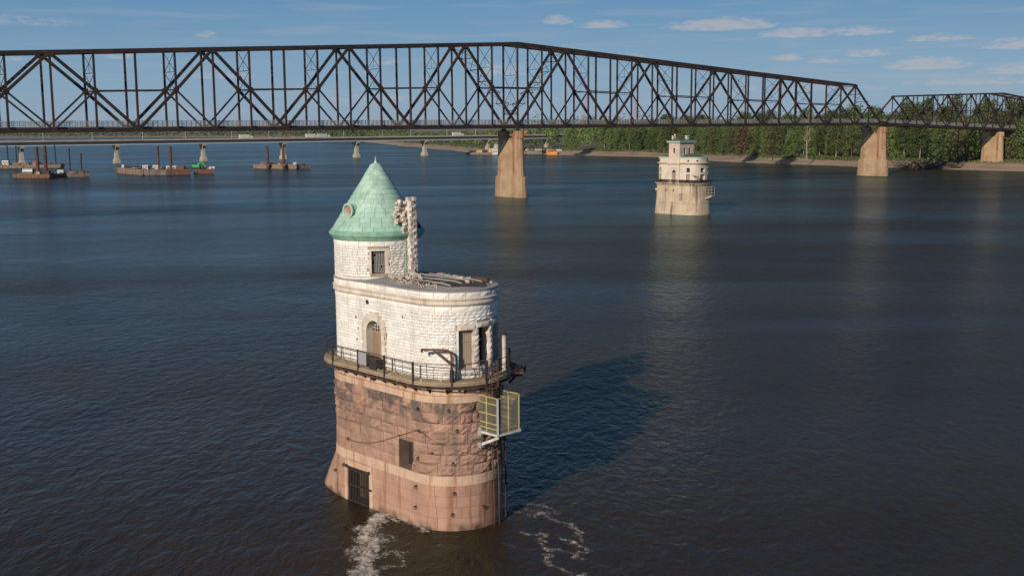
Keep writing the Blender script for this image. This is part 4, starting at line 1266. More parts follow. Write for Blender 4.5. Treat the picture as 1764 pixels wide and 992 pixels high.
# grass and brush along the top of the bank
br = MB()
for k in range(9000):
    t = tm_(wr_.uniform(0, mtr)) if wr_.random() < .7 else wr_.uniform(7, 12.4)
    d = 17 + abs(wr_.gauss(0, 6)); p = inland(t, d); z = gz(d)
    s_ = wr_.uniform(.4, 1.3); a = wr_.uniform(0, PI)
    x = Vector((math.cos(a), math.sin(a), 0)) * s_ * .5
    br.add([p - x + up * z, p + x + up * z, p + x * .6 + up * (z + s_), p - x * .8 + up * (z + s_ * 1.1)], [(0, 1, 2, 3)])
tag(br.build('brush', M['leaf_olive']), 'rough grass and weeds along the top of the sandy bank', 'undergrowth', None, 'stuff')
# driftwood heap near the third pier
o = MB()
for k in range(150):
    c = Vector((219 + wr_.uniform(-12, 12), 588 + wr_.uniform(-4, 4) - 0, .5 + wr_.random() * 2.4)); c.y -= (c.x - 219) * .9; a = wr_.uniform(0, PI)
    o.tube([c, c + Vector((math.cos(a), math.sin(a), wr_.uniform(-.1, .5))) * wr_.uniform(2, 6)], wr_.uniform(.15, .5), 5)
tag(o.build('driftwood', M['bark_dark']), 'dark tangled heap of driftwood at the water line right of the second pier', 'driftwood', None, 'stuff')

# ================================================================== THE TRUSS BRIDGE
AL, DB, SB = .6854, 288.72, 239.03
PW = 10.67; BW = 7.4
bt = Vector((math.cos(AL), math.sin(AL), 0)); bn = Vector((-math.sin(AL), math.cos(AL), 0))


def BP(i, off, z): return bt * (SB + PW * i) + bn * (DB + off) + up * z


def truss(root, i0, pw, n, zb, zt, zm, first, chord=1.0, endL=True, endR=True, tri=4):
    """n panels of pw (in units of PW) from node i0; main bottom nodes every `tri` from first"""
    I = lambda k: i0 + pw * k
    tops = [k for k in range(n + 1) if (k - first) % tri == tri // 2]
    t0 = 2 if endL else 0; t1 = n - 2 if endR else n
    J = lambda k, nm, m='bridge', **kw: None
    for off in (0, BW):
        g = lambda k, z: BP(I(k), off, z)
        for k in range(t0, t1):
            MB().beam(g(k, zt(k) - .45 * chord), g(k + 1, zt(k + 1) - .45 * chord), .75 * chord, .95 * chord).build('top_chord', M['bridge'], root)
        for k in range(n):
            MB().beam(g(k, zb(k) + .38), g(k + 1, zb(k + 1) + .38), .6, .76).build('bottom_chord', M['bridge'], root)
        for k in range(1, n):
            if (k < 2 and endL) or (k > n - 2 and endR): zt_ = zm(k)
            else: zt_ = zt(k) - .8
            w_ = .42 if (k - first) % 2 else .40
            if (k - first) % tri == 0: w_ = .5
            MB().beam(g(k, zb(k) + .7), g(k, zt_), w_ * chord, .5 * chord, up=bt).build('vertical_post', M['bridge'], root)
        for k in range(first % tri - tri, n + 1, tri):   # k = bottom main node
            for sg in (-1, 1):
                kt = k + sg * tri // 2; km = k + sg
                if not (0 <= k <= n and 0 <= kt <= n): continue
                at_end = (endL and k == 0 and sg == 1) or (endR and k == n and sg == -1)
                MB().beam(g(k, zb(k) + .6), g(km, zm(km)), .62 * chord, .72 * chord).build('end_post' if at_end else 'diagonal', M['bridge'], root)
                MB().beam(g(km, zm(km)), g(kt, zt(kt) - .6), .62 * chord, .72 * chord).build('end_post' if at_end else 'diagonal', M['bridge'], root)
                MB().beam(g(km, zm(km)), g(kt, zb(kt) + .6), .38 * chord, .42 * chord).build('sub_diagonal', M['bridge'], root)
                MB().box(g(km, zm(km)), (1.35 * chord, .5, 1.25 * chord), (bt, bn, up)).build('gusset_plate', M['bridge'], root)
            if 0 < k < n:
                MB().beam(g(k - 1, zm(k - 1)), g(k + 1, zm(k + 1)), .28, .34).build('middle_strut', M['bridge'], root)
            if 0 <= k <= n: MB().box(g(k, zb(k) + .95), (1.9 * chord, .68, 1.9), (bt, bn, up)).build('gusset_plate', M['bridge'], root)
        for kt in tops:
            if t0 <= kt <= t1: MB().box(g(kt, zt(kt) - .95 * chord), (2.1 * chord, .84, 1.5 * chord), (bt, bn, up)).build('gusset_plate', M['bridge'], root)
    # bracing between the two trusses
    for k in range(t0, t1 + 1):
        z = zt(k) - .35
        MB().beam(BP(I(k), .3, z), BP(I(k), BW - .3, z), .35, .4).build('top_strut', M['bridge'], root)
        if k < t1:
            for a, b in ((.3, BW - .3), (BW - .3, .3)):
                MB().beam(BP(I(k), a, z - .05 - .02 * (a > b_half)), BP(I(k + 1), b, zt(k + 1) - .4 - .02 * (a > b_half)), .16, .16).build('top_lateral', M['bridge'], root)
    for k in range(t0, t1 + 1):
        if (k - first) % tri == tri // 2 or ((k - first) % tri == 0 and k != n // 2): continue
        zz0 = zt(k) - 1.1; zz2 = zm(k) - .6 if (k - first) % tri else zm(k) - 6
        nti = 2; hh = (zz0 - zz2) / nti
        for q in range(nti):
            za = zz0 - q * hh; zb_ = za - hh + .25
            MB().beam(BP(I(k), .25, za), BP(I(k), BW - .25, zb_), .11, .11).build('sway_brace', M['bridge'], root)
            MB().beam(BP(I(k), BW - .25, za), BP(I(k), .25, zb_), .10, .12).build('sway_brace', M['bridge'], root)
            MB().beam(BP(I(k), .25, zb_ - .1), BP(I(k), BW - .25, zb_ - .1), .12, .14).build('sway_brace', M['bridge'], root)
            MB().beam(BP(I(k), BW / 2, (za + zb_) / 2), BP(I(k), BW / 2, zb_ - .1), .08, .08).build('sway_hanger', M['bridge'], root)
    # portal lacing down the diagonals that carry the ends
    def portal(ka, za, kb, zb_, nseg):
        for j in range(nseg + 1):
            f = j / nseg; i_ = I(ka) * (1 - f) + I(kb) * f; z = za * (1 - f) + zb_ * f
            MB().beam(BP(i_, .3, z), BP(i_, BW - .3, z), .22, .26).build('portal_strut', M['bridge'], root)
            if j < nseg:
                f2 = (j + 1) / nseg; i2 = I(ka) * (1 - f2) + I(kb) * f2; z2 = za * (1 - f2) + zb_ * f2
                MB().beam(BP(i_, .3, z), BP(i2, BW - .3, z2), .13, .13).build('portal_lace', M['bridge'], root)
                MB().beam(BP(i_, BW - .3, z - .02), BP(i2, .3, z2 - .02), .13, .13).build('portal_lace', M['bridge'], root)
    return portal, I


b_half = BW / 2


def roadway(root, ia, ib, zb, n):
    for k in range(n):
        a = ia + (ib - ia) * k / n; b = ia + (ib - ia) * (k + 1) / n
        MB().beam(BP(a, BW / 2, zb(a) + 1.25), BP(b, BW / 2, zb(b) + 1.25), BW - 1.0, .30).build('deck_slab', M['asph'], root)
        MB().beam(BP(a, .1, zb(a) + .75), BP(a, BW - .1, zb(a) + .75), .35, .7).build('floor_beam', M['bridge'], root)
        for off in (.75, 2.6, BW - 2.6, BW - .75):
            MB().beam(BP(a, off, zb(a) + .82), BP(b, off, zb(b) + .82), .25, .54).build('stringer', M['bridge'], root)
        for off in (.52, BW - .52):
            rl = MB().beam(BP(a, off, zb(a) + 2.82), BP(b, off, zb(b) + 2.82), .09, .09)
            for h in (1.75, 2.1, 2.45): rl.beam(BP(a, off, zb(a) + h), BP(b, off, zb(b) + h), .06, .07)
            rl.build('railing', M['galv'], root)
            rp_ = MB()
            for q in range(8):
                i_ = a + (b - a) * q / 8; rp_.beam(BP(i_, off, zb(i_) + 1.3), BP(i_, off, zb(i_) + 2.85), .10, .08, up=bt)
            rp_.build('railing_posts', M['rust'], root, kind='stuff')
            rm = MB()
            for q in range(48):
                i_ = a + (b - a) * q / 48; rm.beam(BP(i_, off + .03, zb(i_) + 1.4), BP(i_, off + .03, zb(i_) + 2.8), .035, .02, up=bt)
            rm.build('railing_bars', M['galv'], root, kind='stuff')


o = thing('truss_bridge', BP(0, 0, 22.8), 'long rusty black steel truss bridge crossing the whole river, highest over the middle pier', 'bridge')
ZB = lambda k: 22.80
zt1 = lambda i: 50.9 - .570 * abs(i)
zm1 = lambda i: 36.4 - (.275 * abs(i) if i > 0 else .245 * abs(i))
portal, I = truss(o, -20, 1.0, 40, ZB, lambda k: zt1(k - 20), lambda k: zm1(k - 20), 0)
for (ka, kb) in ((18, 20), (22, 20)): portal(ka, zt1(ka - 20) - 1, kb, 27.5, 6)
portal(38, zt1(18) - 1, 39, zm1(19) + 2, 2)
roadway(o, -20, 20, lambda i: 22.8, 40)
o2 = thing('truss_bridge', BP(20.15, 0, 22.7), 'lower rusty truss span at the right, between the second pier and the bank', 'bridge')
zb2 = lambda i: 22.75 - .315 * (i - 20.15)
pw2 = .83
zt2 = lambda k: 35.9 + .235 * k if k <= 12 else 38.72 - .75 * (k - 12)
portal, I = truss(o2, 20.2, pw2, 24, lambda k: zb2(20.2 + pw2 * k), zt2, lambda k: (zb2(20.2 + pw2 * k) + zt2(k)) / 2 + .3, 0, chord=.78)
roadway(o2, 20.2, 20.2 + pw2 * 24, zb2, 24)


# piers --------------------------------------------------------------------------------
def oval(c, hl, r, z, n=7):
    """outline with rounded ends, long side across the bridge"""
    pts = []
    for k in range(n): a = -PI / 2 + PI * k / (n - 1); pts.append(c + bn * (hl + r * math.cos(a)) + bt * (r * math.sin(a)) + up * z)
    for k in range(n): a = PI / 2 + PI * k / (n - 1); pts.append(c + bn * (-hl + r * math.cos(a)) + bt * (r * math.sin(a)) + up * z)
    return pts


def pier(i, zs, ztop, zbot, lb, d_off=0., wide=1.):
    c = BP(i, BW / 2, 0); o = thing('bridge_pier', (c.x, c.y, zbot), lb, 'bridge pier', 'stone piers of the truss bridge')
    MB().loft([oval(c, 5.45 * wide, 2.25, zbot), oval(c, 5.05 * wide, 2.08, zs - .4), oval(c, 4.95 * wide, 1.98, zs)]).build('base', M['pierbase'], o)
    zc = zs + .003
    MB().loft([oval(c, 4.72 * wide, 1.62, zc), oval(c, 4.35 * wide, 1.45, ztop - 2.4)]).build('shaft', M['pier'], o)
    MB().loft([oval(c, 4.74 * wide, 1.72, zs + .004), oval(c, 4.80 * wide, 1.72, zs + .3)]).build('ledge', M['pierbase'], o)
    for sg, nm in ((-1, 'near'), (1, 'far')):         # the two shoulders that carry the bearings
        q = c + bn * (sg * 3.75 * wide)
        MB().loft([oval(q, 1.0, 1.44, ztop - 2.45), oval(q, .9, 1.38, ztop)]).build('shoulder', M['pier'], o)
        be = MB(); b0 = BP(i, BW / 2 + sg * BW / 2, 0)
        be.box(b0 + up * (ztop + .12), (1.9, 1.2, .25), (bt, bn, up)).box(b0 + up * (ztop + .45), (1.1, .7, .5), (bt, bn, up)); be.build('bearing', M['bridge'], o)
    for k in range(1, 7):                             # lift joints
        z = zs + (ztop - 2.4 - zs) * k / 7; f = k / 7; hl = (4.72 + (4.35 - 4.72) * f) * wide; r = 1.62 - .17 * f
        MB().loft([oval(c, hl + .012, r, z - .03), oval(c, hl + .012, r, z + .03)]).build('lift_joint', M['pier'], o)
    return o


pier(0, 6.9, 22.05, -2, 'streaked brown pier in mid river under the highest point of the truss')
pier(20, 7.3, 22.05, -2, 'brown pier near the right bank where the high truss ends', wide=1.05)
pier(30.1, 4.0, 18.9, -1, 'brown pier standing on the bank at the far right', wide=.92)
pier(-20, 6.9, 22.05, -2, 'brown pier in the river beyond the left edge')
# the graffiti patch on the bank pier is a white scrawl without readable letters
q = MB(); c0 = BP(30.1, -1.2, 5.2) - bt * 1.78
for (a, b) in (((0, 0), (.7, .5)), ((.7, .5), (1.3, .2)), ((1.3, .2), (1.5, .9)), ((.2, .5), (.6, .9)), ((.6, .9), (1.6, .95))):
    q.beam(c0 + bn * (a[0] * 1.2) + up * a[1], c0 + bn * (b[0] * 1.2) + up * b[1], .28, .03, up=bt)

# ================================================================== HIGHWAY BRIDGE BEHIND
H0 = Vector((-68, 916, 0)); hd = Vector((50, 34, 0)).normalized(); hn = Vector((-hd.y, hd.x, 0))
HP = lambda m, off, z: H0 + hd * m + hn * off + up * z
o = thing('highway_bridge', HP(0, 0, 14), 'low modern highway bridge with a pale girder crossing behind the truss bridge', 'bridge')
for k in range(-14, 4):
    a, b = k * 61.5, min((k + 1) * 61.5, 150) 
    if k == 3: b = 225
    MB().beam(HP(a, 5, 13.6), HP(b, 5, 13.6), 9.2, 1.9).build('girder', M['girder'], o)
    MB().beam(HP(a, 5, 14.95), HP(b, 5, 14.95), 12.2, .75).build('deck_slab', M['bridge'], o)
    for off in (-1.0, 11.0): MB().beam(HP(a, off, 15.8), HP(b, off, 15.8), .3, .95).build('parapet', M['conc'], o)
hw_piers = [-14, -13, -12, -11, -10, -9, -8, -7, -6, -5, -4, -3, -2, -1, 0, 1, 2]
names = {-4: 'concrete pier of the highway bridge behind the grey barge and its thin pile, far left', -3: 'concrete highway pier standing behind the dark open end of the long grey barge',
         -2: 'concrete highway pier right of the green machine on the barge', -1: 'concrete highway pier just behind the small barge with two rusty piles',
         0: 'concrete highway pier left above the green cone', 1: 'concrete highway pier right above the green cone', 2: 'slanted highway pier behind the moored white boats'}
pp = [(-291.6, 744.2), (-273.2 + 3, 799.9 - 8), (-224.5, 815.2), (-170.2, 844.7), (-118.5, 878), (-68.2, 915.7), (-30.0, 941), (37, 988)]


def hw_pier(c, lb):
    o = thing('highway_pier', (c.x, c.y, -1), lb, 'bridge pier', 'concrete piers of the highway bridge')
    def rect(hx, hy, z, oy=0): return [c + hd * (sx * hx) + hn * (sy * hy + oy + 5) + up * z for sx, sy in ((-1, -1), (1, -1), (1, 1), (-1, 1))]
    MB().loft([rect(1.9, 3.2, -1), rect(1.8, 3.0, 2.2), rect(1.15, 2.0, 3.4), rect(1.0, 1.8, 9.0)]).build('shaft', M['conc'], o)
    MB().loft([rect(1.0, 1.8, 9.001), rect(1.3, 4.4, 11.3), rect(1.3, 4.6, 12.6)]).build('cap', M['conc'], o)
    for s_ in (-2.5, 2.5): MB().box(c + hn * (5 + s_) + up * 12.63, (1.0, 1.0, .08), (hd, hn, up)).build('bearing', M['bridge'], o)


k = 0
for m in [-61.5 * 6, -61.5 * 5, -61.5 * 4, -61.5 * 3, -61.5 * 2, -61.5, 0, 61.5, 123]:
    lb = {61.5: names[2], 0: names[1], -61.5: names[0], -123: names[-1], -184.5: names[-2], -246: names[-3], -307.5: names[-4]}.get(m, 'highway pier beyond the left edge' if m < -300 else 'highway pier at the boat landing near the right end of the highway bridge')
    hw_pier(HP(m, 0, 0), lb)
for m in [-61.5 * 9, -61.5 * 8, -61.5 * 7]: hw_pier(HP(m, 0, 0), 'highway pier far beyond the left edge')
pm = [(-4.83), (-4.35), (-3.73), (-3.29), (-2.65), (-2.25), (-1.63), (-1.24), (-.58), (-.26), (.42), (.76), (1.68), -5.4, -6.0]
for j, q in enumerate(sorted(pm)):
    m = q * 60.46; off = -1.0 if j % 2 else 11.0
    side = 'near' if off < 0 else 'far'
    o = thing('street_lamp', HP(m, off, 16.2), f'thin pale lamp post on the {side} parapet of the highway bridge', 'street lamp', f'lamp posts on the {side} side of the highway bridge')
    inn = hn * (1 if off < 0 else -1)
    MB().tube([HP(m, off, 16.1), HP(m, off, 23.0), HP(m, off, 23.6) + inn * .6], .14, 6).build('pole', M['girder'], o)
    MB().tube([HP(m, off, 23.6) + inn * .6, HP(m, off, 23.75) + inn * 2.0], .07, 5).build('arm', M['girder'], o)
    MB().box(HP(m, off, 23.72) + inn * 2.4, (.35, .9, .16), (hd, hn, up)).build('lamp_head', M['galv'], o)


def vehicle(m, off, kind, col, lb):
    o = thing('truck' if kind == 'truck' else 'car', HP(m, off, 15.33), lb, 'truck' if kind == 'truck' else 'car')
    z = 15.33; L_, W_, H_ = (9.5, 2.4, 3.2) if kind == 'truck' else (4.5, 1.8, .75)
    if kind == 'truck':
        MB().box(HP(m - 1, off, z + 2.15), (L_ * .78, W_, 2.7), (hd, hn, up)).build('cargo_box', M[col], o)
        cab_ = MB().loft([[HP(m + x, off + y, z + h) for x, y in ((3.2, -1.1), (5.3, -1.1), (5.3, 1.1), (3.2, 1.1))] for h in (.6, 1.6)] + [[HP(m + x, off + y, z + 2.6) for x, y in ((3.2, -1.0), (4.8, -1.0), (4.8, 1.0), (3.2, 1.0))]]); cab_.build('cab', M['whitep'], o)
        wx = (-3.6, -2.5, 4.2); wr = .5
    else:
        MB().box(HP(m, off, z + .7), (L_, W_, .7), (hd, hn, up)).build('body', M[col], o)
        MB().loft([[HP(m + x, off + y, z + 1.05) for x, y in ((-1.8, -.8), (1.2, -.8), (1.2, .8), (-1.8, .8))], [HP(m + x, off + y, z + 1.55) for x, y in ((-1.2, -.65), (.5, -.65), (.5, .65), (-1.2, .65))]]).build('cabin', M['glass'], o)
        wx = (-1.4, 1.4); wr = .33
    for x in wx:
        for s_ in (-1, 1):
            MB().tube([HP(m + x, off + s_ * (W_ / 2 - .25), z + wr), HP(m + x, off + s_ * (W_ / 2 + .02), z + wr)], wr, 10).build('wheel', M['tyre'], o)
    return o


for (m, off, kd, c_, lb) in [(-2.53 * 60.5, 2, 'truck', 'whitep', 'white truck on the highway bridge left of the small barge'), (-2.12 * 60.5, 8, 'car', 'whitep', 'white car on the highway bridge above the small barge'),
                             (-1.66 * 60.5, 2, 'truck', 'whitep', 'white truck on the highway bridge left of the green cone'), (-1.5 * 60.5, 2, 'truck', 'girder', 'pale truck just behind the white one, left of the green cone'),
                             (.30 * 60.5, 2, 'car', 'iron', 'dark car on the highway bridge left of the big pier'), (.50 * 60.5, 2, 'truck', 'whitep', 'white truck on the highway bridge close to the big pier'),
                             (-3.4 * 60.5, 8, 'car', 'bluegrey', 'dark car on the highway bridge above the long grey barge')]:
    vehicle(m, off, kd, c_, lb)
# orange lift machine right of the big pier
o = thing('excavator', HP(1.63 * 60.5, 3, 15.33), 'small orange machine on the highway bridge just right of the big pier', 'excavator'); m = 1.63 * 60.5
MB().box(HP(m, 3, 16.0), (4.2, 2.6, .8), (hd, hn, up)).build('tracks', M['tyre'], o)
MB().box(HP(m, 3, 17.3), (3.4, 2.5, 1.5), (hd, hn, up)).build('body', M['orange'], o)
MB().box(HP(m + .8, 2.4, 18.7), (1.4, 1.1, 1.3), (hd, hn, up)).build('cab', M['orange'], o)
MB().beam(HP(m + 1.2, 3.4, 17.8), HP(m + 3.2, 3.4, 19.6), .4, .5).beam(HP(m + 3.2, 3.4, 19.6), HP(m + 4.4, 3.4, 17.6), .3, .4).build('arm', M['orange'], o)


# lattice crane booms beyond
def boom(c0, c1, w_, lb):
    o = thing('lattice_crane', (c0.x, c0.y, c0.z), lb, 'crane', 'construction cranes beyond the bridge'); d = (c1 - c0); x = Vector((1, 0, 0)) * w_ / 2; y = Vector((0, 1, 0)) * w_ / 2
    cs = [x + y, x - y, -x - y, -x + y]; nse = 14
    for q in cs: MB().beam(c0 + q, c1 + q * .5, .16, .16).build('boom_chord', M['redcrane'], o)
    la = MB()
    for k in range(nse):
        f0, f1 = k / nse, (k + 1) / nse
        for j in range(4): la.beam(c0 + d * f0 + cs[j] * (1 - .5 * f0), c0 + d * f1 + cs[(j + 1) % 4] * (1 - .5 * f1), .09, .09)
    la.build('boom_lacing', M['redcrane'], o)
    MB().box(c0 - up * 1.5, (5, 4, 3)).build('crane_cab', M['redcrane'], o)


M['redcrane'] = mat('faded_red_paint', (.42, .12, .10), .6, .1, 1)
boom(Vector((60, 985, 18.5)), Vector((68, 985, 53)), 2.2, 'faded red lattice crane boom rising behind the truss, right of the highest point')
boom(Vector((101, 930, 20)), Vector((102.5, 930, 43)), 1.6, 'short red and white lattice mast seen through the truss, left of the far stone tower')

# ================================================================== BARGES AND BOATS
def barge(nm, p0, p1, width, h, m, lb, side=1, deckm='darkdeck', hollow=False, rake=1.5):
    """deck barge whose near long edge runs p0 -> p1 on the water"""
    p0 = Vector((*p0, 0)); p1 = Vector((*p1, 0)); d = (p1 - p0).normalized(); n_ = Vector((-d.y, d.x, 0)) * side
    if n_.y < 0: n_ = -n_
    L_ = (p1 - p0).length; c = (p0 + p1) / 2 + n_ * width / 2
    o = thing(nm, (c.x, c.y, 0), lb, 'barge', 'construction barges moored in the river')
    def q(a, b, z): return p0 + d * a + n_ * b + up * z
    hull = MB().loft([[q(rake, 0, -.6), q(L_ - rake, 0, -.6), q(L_ - rake, width, -.6), q(rake, width, -.6)], [q(0, 0, .5), q(L_, 0, .5), q(L_, width, .5), q(0, width, .5)], [q(0, 0, h), q(L_, 0, h), q(L_, width, h), q(0, width, h)]])
    hull.build('hull', M[m], o)
    MB().box((q(L_ / 2, width / 2, h + .04)), (L_ - .5, width - .5, .08), (d, n_.normalized(), up)).build('deck', M[deckm], o)
    for b in (.12, width - .12): MB().beam(q(.2, b, h + .15), q(L_ - .2, b, h + .15), .2, .3).build('gunwale', M[m], o)
    for a in (.12, L_ - .12): MB().beam(q(a, .3, h + .14), q(a, width - .3, h + .14), .2, .28).build('coaming', M[m], o)
    cl = random.Random(int(abs(p0.x) * 7)); gear = MB()
    for k in range(int(L_ * .9)):
        c_ = q(cl.uniform(1, L_ - 1), cl.uniform(1, width - 1), h + .3)
        if cl.random() < .5: gear.box(c_ + up * .1, (cl.uniform(.4, 1.6), cl.uniform(.4, 1.2), cl.uniform(.3, 1.1)), mi=cl.randrange(4))
        else: gear.tube([c_, c_ + Vector((cl.uniform(-1.5, 1.5), cl.uniform(-1, 1), cl.uniform(0, 1.6)))], cl.uniform(.06, .18), 5, mi=cl.randrange(4))
    gear.build('deck_gear', [M['iron'], M['hull_rust'], M['hull_tan'], M['galv']], o, kind='stuff')
    sr = MB()
    for k in range(int(L_ / 2)): sr.tube([q(1 + 2 * k, .4, h), q(1 + 2 * k, .4, h + 1.2)], .05, 4)
    sr.tube([q(1, .4, h + 1.2), q(L_ - 1, .4, h + 1.2)], .05, 4); sr.build('guard_rail', M['rust'], o)
    nf = max(3, int(L_ / 4))
    for k in range(nf): MB().beam(q(L_ * (k + .5) / nf, -.05, 0), q(L_ * (k + .5) / nf, -.05, h), .25, .12, up=d).build('fender', M['tyre' if k % 3 == 0 else m], o)
    for a in (1, L_ - 1):
        for b in (1, width - 1): MB().tube([q(a, b, h), q(a, b, h + .8)], .25, 6).build('bollard', M['iron'], o)
    return o, q, d, n_


def spud(o, x, y, z, r=.75, m='rust'):
    MB().tube([(x, y, -3), (x, y, z)], r, 12).build('spud_pile', M[m], o)
    MB().box((x, y, 2.2), (r * 2.8, r * 2.8, 1.3)).build('spud_well', M['hull_rust'], o)


def clutter(q, L_, w_, h, items):
    for (nm, a, b, size, m, lb, cat) in items:
        c = q(a, b, h + .08)
        o = thing(nm, (c.x, c.y, c.z), lb, cat)
        if nm == 'excavator':
            MB().box(c + up * .5, (size[0], size[1], .9)).build('tracks', M['tyre'], o); MB().box(c + up * 1.8, (size[0] * .8, size[1] * .9, 1.5)).build('body', M[m], o)
            MB().box(c + up * 2.9 + Vector((-.8, 0, 0)), (1.4, 1.3, 1.2)).build('cab', M['glass'], o)
            MB().beam(c + up * 1.9, c + up * 4.2 + Vector((3.2, -1, 0)), .5, .6).beam(c + up * 4.2 + Vector((3.2, -1, 0)), c + up * 1.2 + Vector((5.2, -1, 0)), .4, .5).build('arm', M[m], o)
        elif nm in ('culvert_pipe', 'tank'):
            hx = size[0] / 2; a0 = c + Vector((-hx, 0, size[1] / 2)); b0 = c + Vector((hx, 0, size[1] / 2))
            n = 16; r1 = size[1] / 2
            x = Vector((0, 1, 0)); MB().loft([[p + x * (r * math.cos(2 * PI * k / n)) + up * (r * math.sin(2 * PI * k / n)) for k in range(n)] for p, r in ((a0, r1 * .86), (a0, r1), (b0, r1), (b0, r1 * .86), (b0 - Vector((.6, 0, 0)), r1 * .86))], cap=False).build('shell', M[m], o)
            MB().loft([[p + x * (r * math.cos(2 * PI * k / n)) + up * (r * math.sin(2 * PI * k / n)) for k in range(n)] for p, r in ((a0 + Vector((.05, 0, 0)), r1 * .86), (b0 - Vector((.6, 0, 0)), r1 * .855))]).build('inside', M['dark'], o)
        else:
            MB().box(c + up * size[2] / 2, size).build('body', M[m], o); MB().box(c + up * (size[2] + .06), (size[0] * 1.04, size[1] * 1.05, .12)).build('lid' if nm != 'deck_house' else 'roof', M['whitep' if nm == 'deck_house' else m], o)
            if nm == 'deck_house':
                for s_ in (-.28, 0, .28): MB().box(c + Vector((size[0] * s_, -size[1] / 2 - .02, size[2] * .62)), (size[0] * .17, .06, size[2] * .3)).build('window', M['glass'], o)


# rusty barge with two thick piles, far left
o, q, d, n_ = barge('barge', (-247, 556), (-226, 549.5), 13, 1.6, 'hull_rust', 'rusty barge with two thick upright piles at the far left', rake=2)
spud(o, -231.2, 558, 15.6, .95); spud(o, -236.2, 560.5, 15.0, .85)
clutter(q, 22, 13, 1.6, [('culvert_pipe', 4.5, 6, (5, 2.8, 2.8), 'galv', 'short white pipe with a black mouth lying on the rusty barge', 'pipe'), ('spool', 13.5, 2.5, (1.6, 1.4, 1.2), 'yellowbox', 'small yellow box beside the thick piles of the rusty barge', 'box'), ('machine', 17, 4, (3.2, 2.4, 1.6), 'iron', 'low dark machine right of the thick piles', 'machine')])
MB().box((-242, 557.6, 1.9), (8, .5, .5)).build('rail_beam', M['hull_tan'], o)
# grey barge just right of it
o, q, d, n_ = barge('barge', (-226, 559.5), (-212, 565), 9, 1.5, 'hull_grey', 'small grey barge with two thin dark piles beside the rusty barge', rake=1, deckm='hull_tan')
spud(o, -223.2, 568.5, 14.2, .38, 'iron'); spud(o, -217.2, 568, 11.6, .4, 'iron')
clutter(q, 15, 9, 1.5, [('machine', 1.6, 3, (3, 2, 1.8), 'girder', 'pale grey machine at the left end of the small grey barge', 'machine'), ('stack', 6, 3, (4.6, 1.6, .9), 'hull_tan', 'tan stack of timber on the small grey barge', 'timber stack'), ('stack', 10.5, 3, (4, 1.6, .9), 'hull_rust', 'orange brown stack on the right end of the small grey barge', 'timber stack')])
# barge at the left edge, behind
o, q, d, n_ = barge('barge', (-340, 690), (-281, 701), 12, 1.7, 'hull_tan', 'long tan barge cut by the left edge of the picture, two thin piles on it', rake=2)
spud(o, -315, 704, 13.9, .45, 'iron'); spud(o, -309.6, 704, 13.6, .45, 'iron'); spud(o, -286, 706, 13.9, .4, 'iron')
clutter(q, 60, 12, 1.7, [('deck_house', 27, 5, (4, 3, 2.8), 'whitep', 'small white hut on the long tan barge', 'hut'), ('stack', 36, 5, (10, 2.5, 1.4), 'hull_tan', 'low tan stack in the middle of the long tan barge', 'timber stack'), ('machine', 45, 5, (4, 2.6, 1.8), 'red', 'red machine on the long tan barge', 'machine')])
# long grey barge group
o, q, d, n_ = barge('barge', (-214.3, 610), (-189.5, 577), 15, 2.6, 'hull_tan', 'long grey barge seen from its corner, highway pier rising behind it', rake=1.2)
spud(o, -184.2, 587, 14.6, .62)
clutter(q, 41, 15, 2.6, [('winch', 2.5, 3, (1.6, 1.4, 1.5), 'whitep', 'white winch on the left corner of the long grey barge', 'winch'), ('winch', 6, 3, (1.4, 1.3, 1.3), 'iron', 'dark winch next to the white one on the long grey barge', 'winch'), ('stack', 33, 8, (7, 3, 1.2), 'hull_rust', 'brown pile of timber at the near end of the long grey barge', 'timber stack'), ('stack', 16, 7, (14, 4, 1.1), 'darkdeck', 'black stack along the middle of the long grey barge', 'timber stack')])
o, q, d, n_ = barge('barge', (-188.8, 577.4), (-174.5, 581), 20, 2.5, 'hull_grey', 'dark grey barge lying against the right end of the long grey one', rake=.8)
o, q, d, n_ = barge('barge', (-177.6, 578), (-166.5, 583.5), 14, 2.3, 'hull_rust', 'brown barge with a thick pile, third from the left of the long grey group', rake=.8)
spud(o, -178.6, 590, 14.3, .78)
clutter(q, 12, 14, 2.3, [('deck_house', -3, 12, (2.8, 2.4, 2.2), 'whitep', 'white hut between the two rusty piles', 'hut'), ('deck_house', -8, 13, (2.8, 2.4, 2.3), 'whitep', 'white hut just left of the two rusty piles', 'hut'), ('deck_house', 5, 12, (5.4, 2.4, 1.7), 'whitep', 'long white box right of the rusty piles', 'hut'), ('machine', 8.5, 6, (4.4, 3, 1.7), 'rustred', 'dark red machine beside the green one', 'machine')])
o, q, d, n_ = barge('barge', (-167, 591), (-157, 594), 12, 2.0, 'hull_rust', 'small rusty barge carrying the green machine', rake=.8)
clutter(q, 13, 12, 2.0, [('excavator', 1.5, 5, (4.5, 3, 2), 'green_mach', 'bright green machine on the rusty barge', 'machine'), ('spool', 8.6, 2, (1.3, 1.2, 1.3), 'whitep', 'small white drum at the right end of the rusty barge', 'drum'), ('spool', 10.2, 2, (1.2, 1.2, 1.3), 'whitep', 'second small white drum, outermost on the rusty barge', 'drum')])
